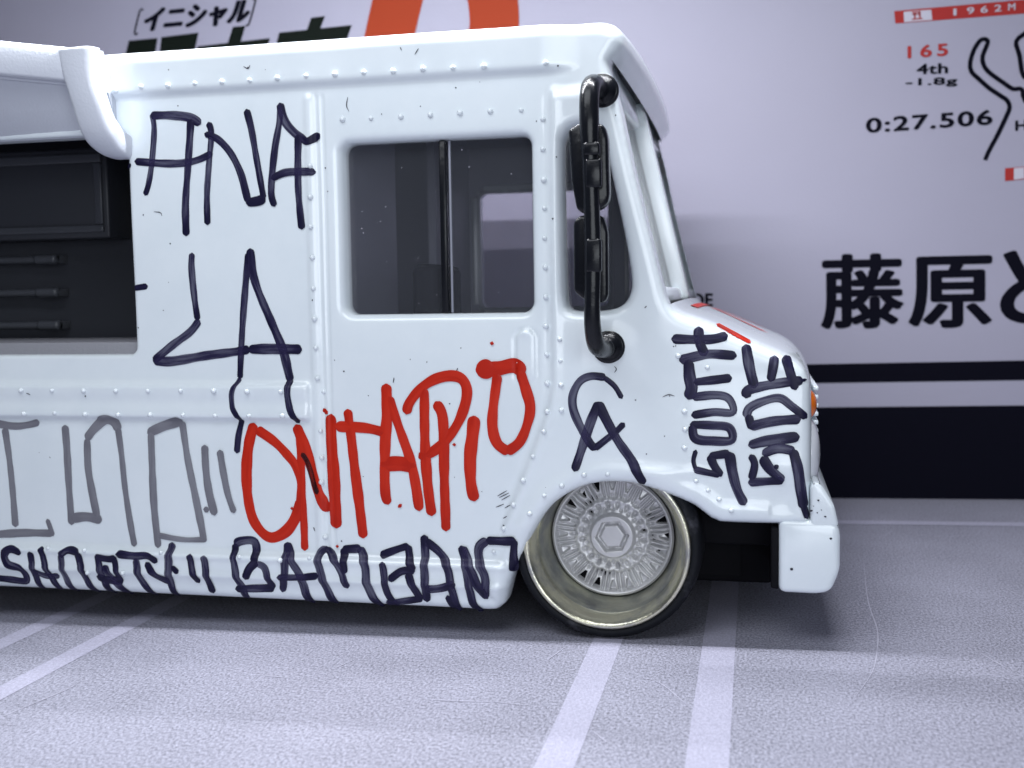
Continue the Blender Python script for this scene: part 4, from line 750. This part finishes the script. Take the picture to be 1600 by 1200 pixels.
barrel_me = mesh('barrel', *lathe([(0.1385, 0.4005), (0.150, 0.391), (0.185, 0.387), (0.225, 0.385), (0.240, 0.379), (0.262, 0.374), (0.30, 0.366), (0.335, 0.353), (0.36, 0.345)]))
tyre_me = mesh('tyre', *lathe([(0.055, 0.455), (0.034, 0.468), (0.028, 0.484), (0.034, 0.500), (0.052, 0.514), (0.085, 0.521), (0.13, 0.5235), (0.40, 0.5235), (0.45, 0.518), (0.48, 0.50), (0.485, 0.45)]))
hub_me = mesh('hub_barrel', *lathe([(0.37, 0.0001), (0.37, 0.45), (0.49, 0.45), (0.49, 0.0001)], 48))
disc_me = spoke_disc()
for me, mm in ((rim_me, 'lip'), (barrel_me, 'barrel'), (tyre_me, 'rubber'), (disc_me, 'disc'), (hub_me, 'chassis')):
    me.materials.append(M[mm]); me.polygons.foreach_set('use_smooth', np.ones(len(me.polygons), dtype=bool))
    b = bmesh.new(); b.from_mesh(me); bmesh.ops.recalc_face_normals(b, faces=b.faces[:]); b.to_mesh(me); b.free()
for x, side in ((0.0, 1), (-5.0, 1), (0.0, -1), (-5.0, -1)):
    w = bpy.data.objects.new('wheel', None); col.objects.link(w); w.parent = van; w.location = (x, 0 if side > 0 else BW, 0.5235+RAKE*x)
    if side < 0: w.rotation_euler.z = math.pi
    for nm, me in (('tyre', tyre_me), ('rim', rim_me), ('barrel', barrel_me), ('spoke_disc', disc_me), ('hub_barrel', hub_me)): link(nm, me, None, w)

# ------------------------------------------------------------------ the mat
gm = bpy.data.meshes.new('mat'); ground = box('mat', -30, 30, -25, 4.6, -0.1, 0.0, M['mat']); ground['kind'] = 'structure'
for x0, x1 in ((-0.075, 0.088), (0.525, 0.70), (-2.985, -2.845), (-3.54, -3.40), (4.1, 4.26), (4.70, 4.86), (-6.5, -6.36), (-7.06, -6.92)):
    link('painted_line', mesh('painted_line', [(x0, -9, 0.002), (x1, -9, 0.002), (x1, 3.255, 0.002), (x0, 3.255, 0.002)], [(0, 1, 2, 3)]), M['mat_line'], ground)
for y0, y1 in ((3.26, 3.41),):
    link('painted_line', mesh('painted_line', [(0.9 if y0 < 3.0 else -8, y0, 0.003), (8, y0, 0.003), (8, y1, 0.003), (0.9 if y0 < 3.0 else -8, y1, 0.003)], [(0, 1, 2, 3)]), M['mat_line'], ground)
v, f = [], []
for s_ in SCRATCH:
    C = catmull(s_, 0.03); T = np.gradient(C, axis=0); T /= np.maximum(1e-9, np.linalg.norm(T, axis=1))[:, None]; b = len(v)
    for i in range(len(C)):
        w = 0.0026*(0.25+math.sin(math.pi*(i+0.5)/len(C)))*rng.uniform(0.6, 1.3); v += [(C[i, 0]-T[i, 1]*w, C[i, 1]+T[i, 0]*w, 0.0030), (C[i, 0]+T[i, 1]*w, C[i, 1]-T[i, 0]*w, 0.0030)]
    for i in range(len(C)-1): f.append((b+2*i, b+2*i+1, b+2*i+3, b+2*i+2))
o = link('scratch_marks', mesh('scratch_marks', v, f), M['scratch'], ground); o['kind'] = 'stuff'

# ------------------------------------------------------------------ the printed card
CY = 4.42
card = box('backdrop_card', -14, 12, CY, CY+0.12, 0.0, 8.0, M['card'])
card['label'] = 'lilac white printed card with black stripes and lettering standing upright behind the toy van'; card['category'] = 'printed card'
PY = CY-0.004
def print_poly(name, P, material, dy=0.0): return link(name, mesh(name, [(p[0], PY-dy, p[1]) for p in P], [list(range(len(P)))]), M[material], card)
def print_line(name, P, w, material, dy=0.0, closed=False):
    C = catmull(P, 0.04); T = np.gradient(C, axis=0); T /= np.maximum(1e-9, np.linalg.norm(T, axis=1))[:, None]; v = []; f = []
    for i in range(len(C)): v += [(C[i, 0]-T[i, 1]*w/2, PY-dy, C[i, 1]+T[i, 0]*w/2), (C[i, 0]+T[i, 1]*w/2, PY-dy, C[i, 1]-T[i, 0]*w/2)]
    for i in range(len(C)-1): f.append((2*i, 2*i+1, 2*i+3, 2*i+2))
    return link(name, mesh(name, v, f), M[material], card)
print_poly('printed_stripe', [(-14, 1.060), (12, 1.060), (12, 1.233), (-14, 1.233)], 'print_black'); print_poly('printed_stripe', [(-14, 0.002), (12, 0.002), (12, 0.838), (-14, 0.838)], 'print_black')
print_line('track_outline', CARD['track1'], 0.038, 'print_black'); print_line('track_outline', CARD['track2'], 0.038, 'print_black'); print_line('track_outline', CARD['track0'][:3], 0.036, 'print_black', 0.001)
print_poly('printed_bar', CARD['bar'], 'print_red'); print_poly('printed_patch', CARD['barwhite'], 'print_white', 0.003)
_b = [np.array(p) for p in CARD['barwhite']]
for u0, u1, w0, w1 in ((0.30, 0.62, 0.62, 0.72), (0.30, 0.62, 0.80, 0.92), (0.28, 0.66, 0.16, 0.28), (0.36, 0.42, 0.25, 0.85), (0.54, 0.60, 0.25, 0.85)):
    q = lambda u, w: tuple((_b[3]+(_b[2]-_b[3])*u)*(1-w)+(_b[0]+(_b[1]-_b[0])*u)*w)
    print_poly('printed_character_stroke', [q(u0, w0), q(u1, w0), q(u1, w1), q(u0, w1)], 'print_red', 0.006)
print_poly('printed_bar', CARD['bar2'], 'print_red'); print_poly('printed_patch', CARD['bar2w'], 'print_white', 0.003)
for k in ('kashira', 'bun', 'ji'):
    for j, P in enumerate(CARD[k]): print_poly('printed_character_stroke', P, 'print_green', 0.001*j)
print_line('printed_letter_stroke', CARD['dstem'], 0.50, 'print_orange'); print_line('printed_letter_stroke', CARD['dbowl'], 0.48, 'print_orange', 0.002)
print_line('printed_bracket', CARD['brack1'], 0.02, 'print_black'); print_line('printed_bracket', CARD['brack2'], 0.02, 'print_black')
def print_text(s, material, corners, bold, dy=0.0, spacing=1.0):
    cu = bpy.data.curves.new('lettering', 'FONT'); cu.body = s; cu.size = 1.0;  cu.space_character = spacing; cu.resolution_u = 6
    tmp = bpy.data.objects.new('lettering', cu); col.objects.link(tmp); dg = bpy.context.evaluated_depsgraph_get(); dg.update()
    me = bpy.data.meshes.new_from_object(tmp.evaluated_get(dg)); bpy.data.objects.remove(tmp); bpy.data.curves.remove(cu)
    n = len(me.vertices); co = np.zeros(n*3); me.vertices.foreach_get('co', co); co = co.reshape(-1, 3)
    mn, mxx = co.min(0), co.max(0); u = (co[:, 0]-mn[0])/(mxx[0]-mn[0]); w = (co[:, 1]-mn[1])/(mxx[1]-mn[1])
    bl, br, tl = [np.array(c) for c in corners]; q = bl+np.outer(u, br-bl)+np.outer(w, tl-bl)
    src = me; fs = [tuple(p.vertices) for p in src.polygons]; hgt = np.linalg.norm(tl-bl); V_, F_ = [], []
    for k, (ox, oz) in enumerate([(0, 0), (1, 0), (-1, 0), (0, 1), (0, -1), (0.7, 0.7), (-0.7, -0.7), (0.7, -0.7), (-0.7, 0.7), (0.5, 0), (-0.5, 0)] if bold else [(0, 0)]):
        V_.append(np.stack([q[:, 0]+ox*bold*hgt, np.full(n, PY-dy-0.0002*k), q[:, 1]+oz*bold*hgt*0.6], 1)); F_ += [tuple(a+n*k for a in f_) for f_ in fs]
    bpy.data.meshes.remove(src)
    return link('printed_lettering', mesh('printed_lettering', np.concatenate(V_), F_), M[material], card)
for s, c_, cor in CARD_TEXT:
    b = 0.034 if s in ('藤原', 'と') else (0.075 if s[0] == 'イ' else 0.062)
    sp_ = {'165': 1.35, '0:27.506': 1.12, '1962M': 1.7, '藤原': 1.08}.get(s, 1.05)
    if s == '1962M':
        bl, br, tl = [np.array(q) for q in cor]
        for k, ch in enumerate(s):
            p0 = bl+(br-bl)*(k/4.9); wdt = (br-bl)*(0.10 if ch != '1' else 0.04); print_text(ch, 'print_white', (p0, p0+wdt, p0+(tl-bl)), 0.03, 0.005)
    else: print_text(s, 'print_'+c_, cor, b, 0.001, sp_)
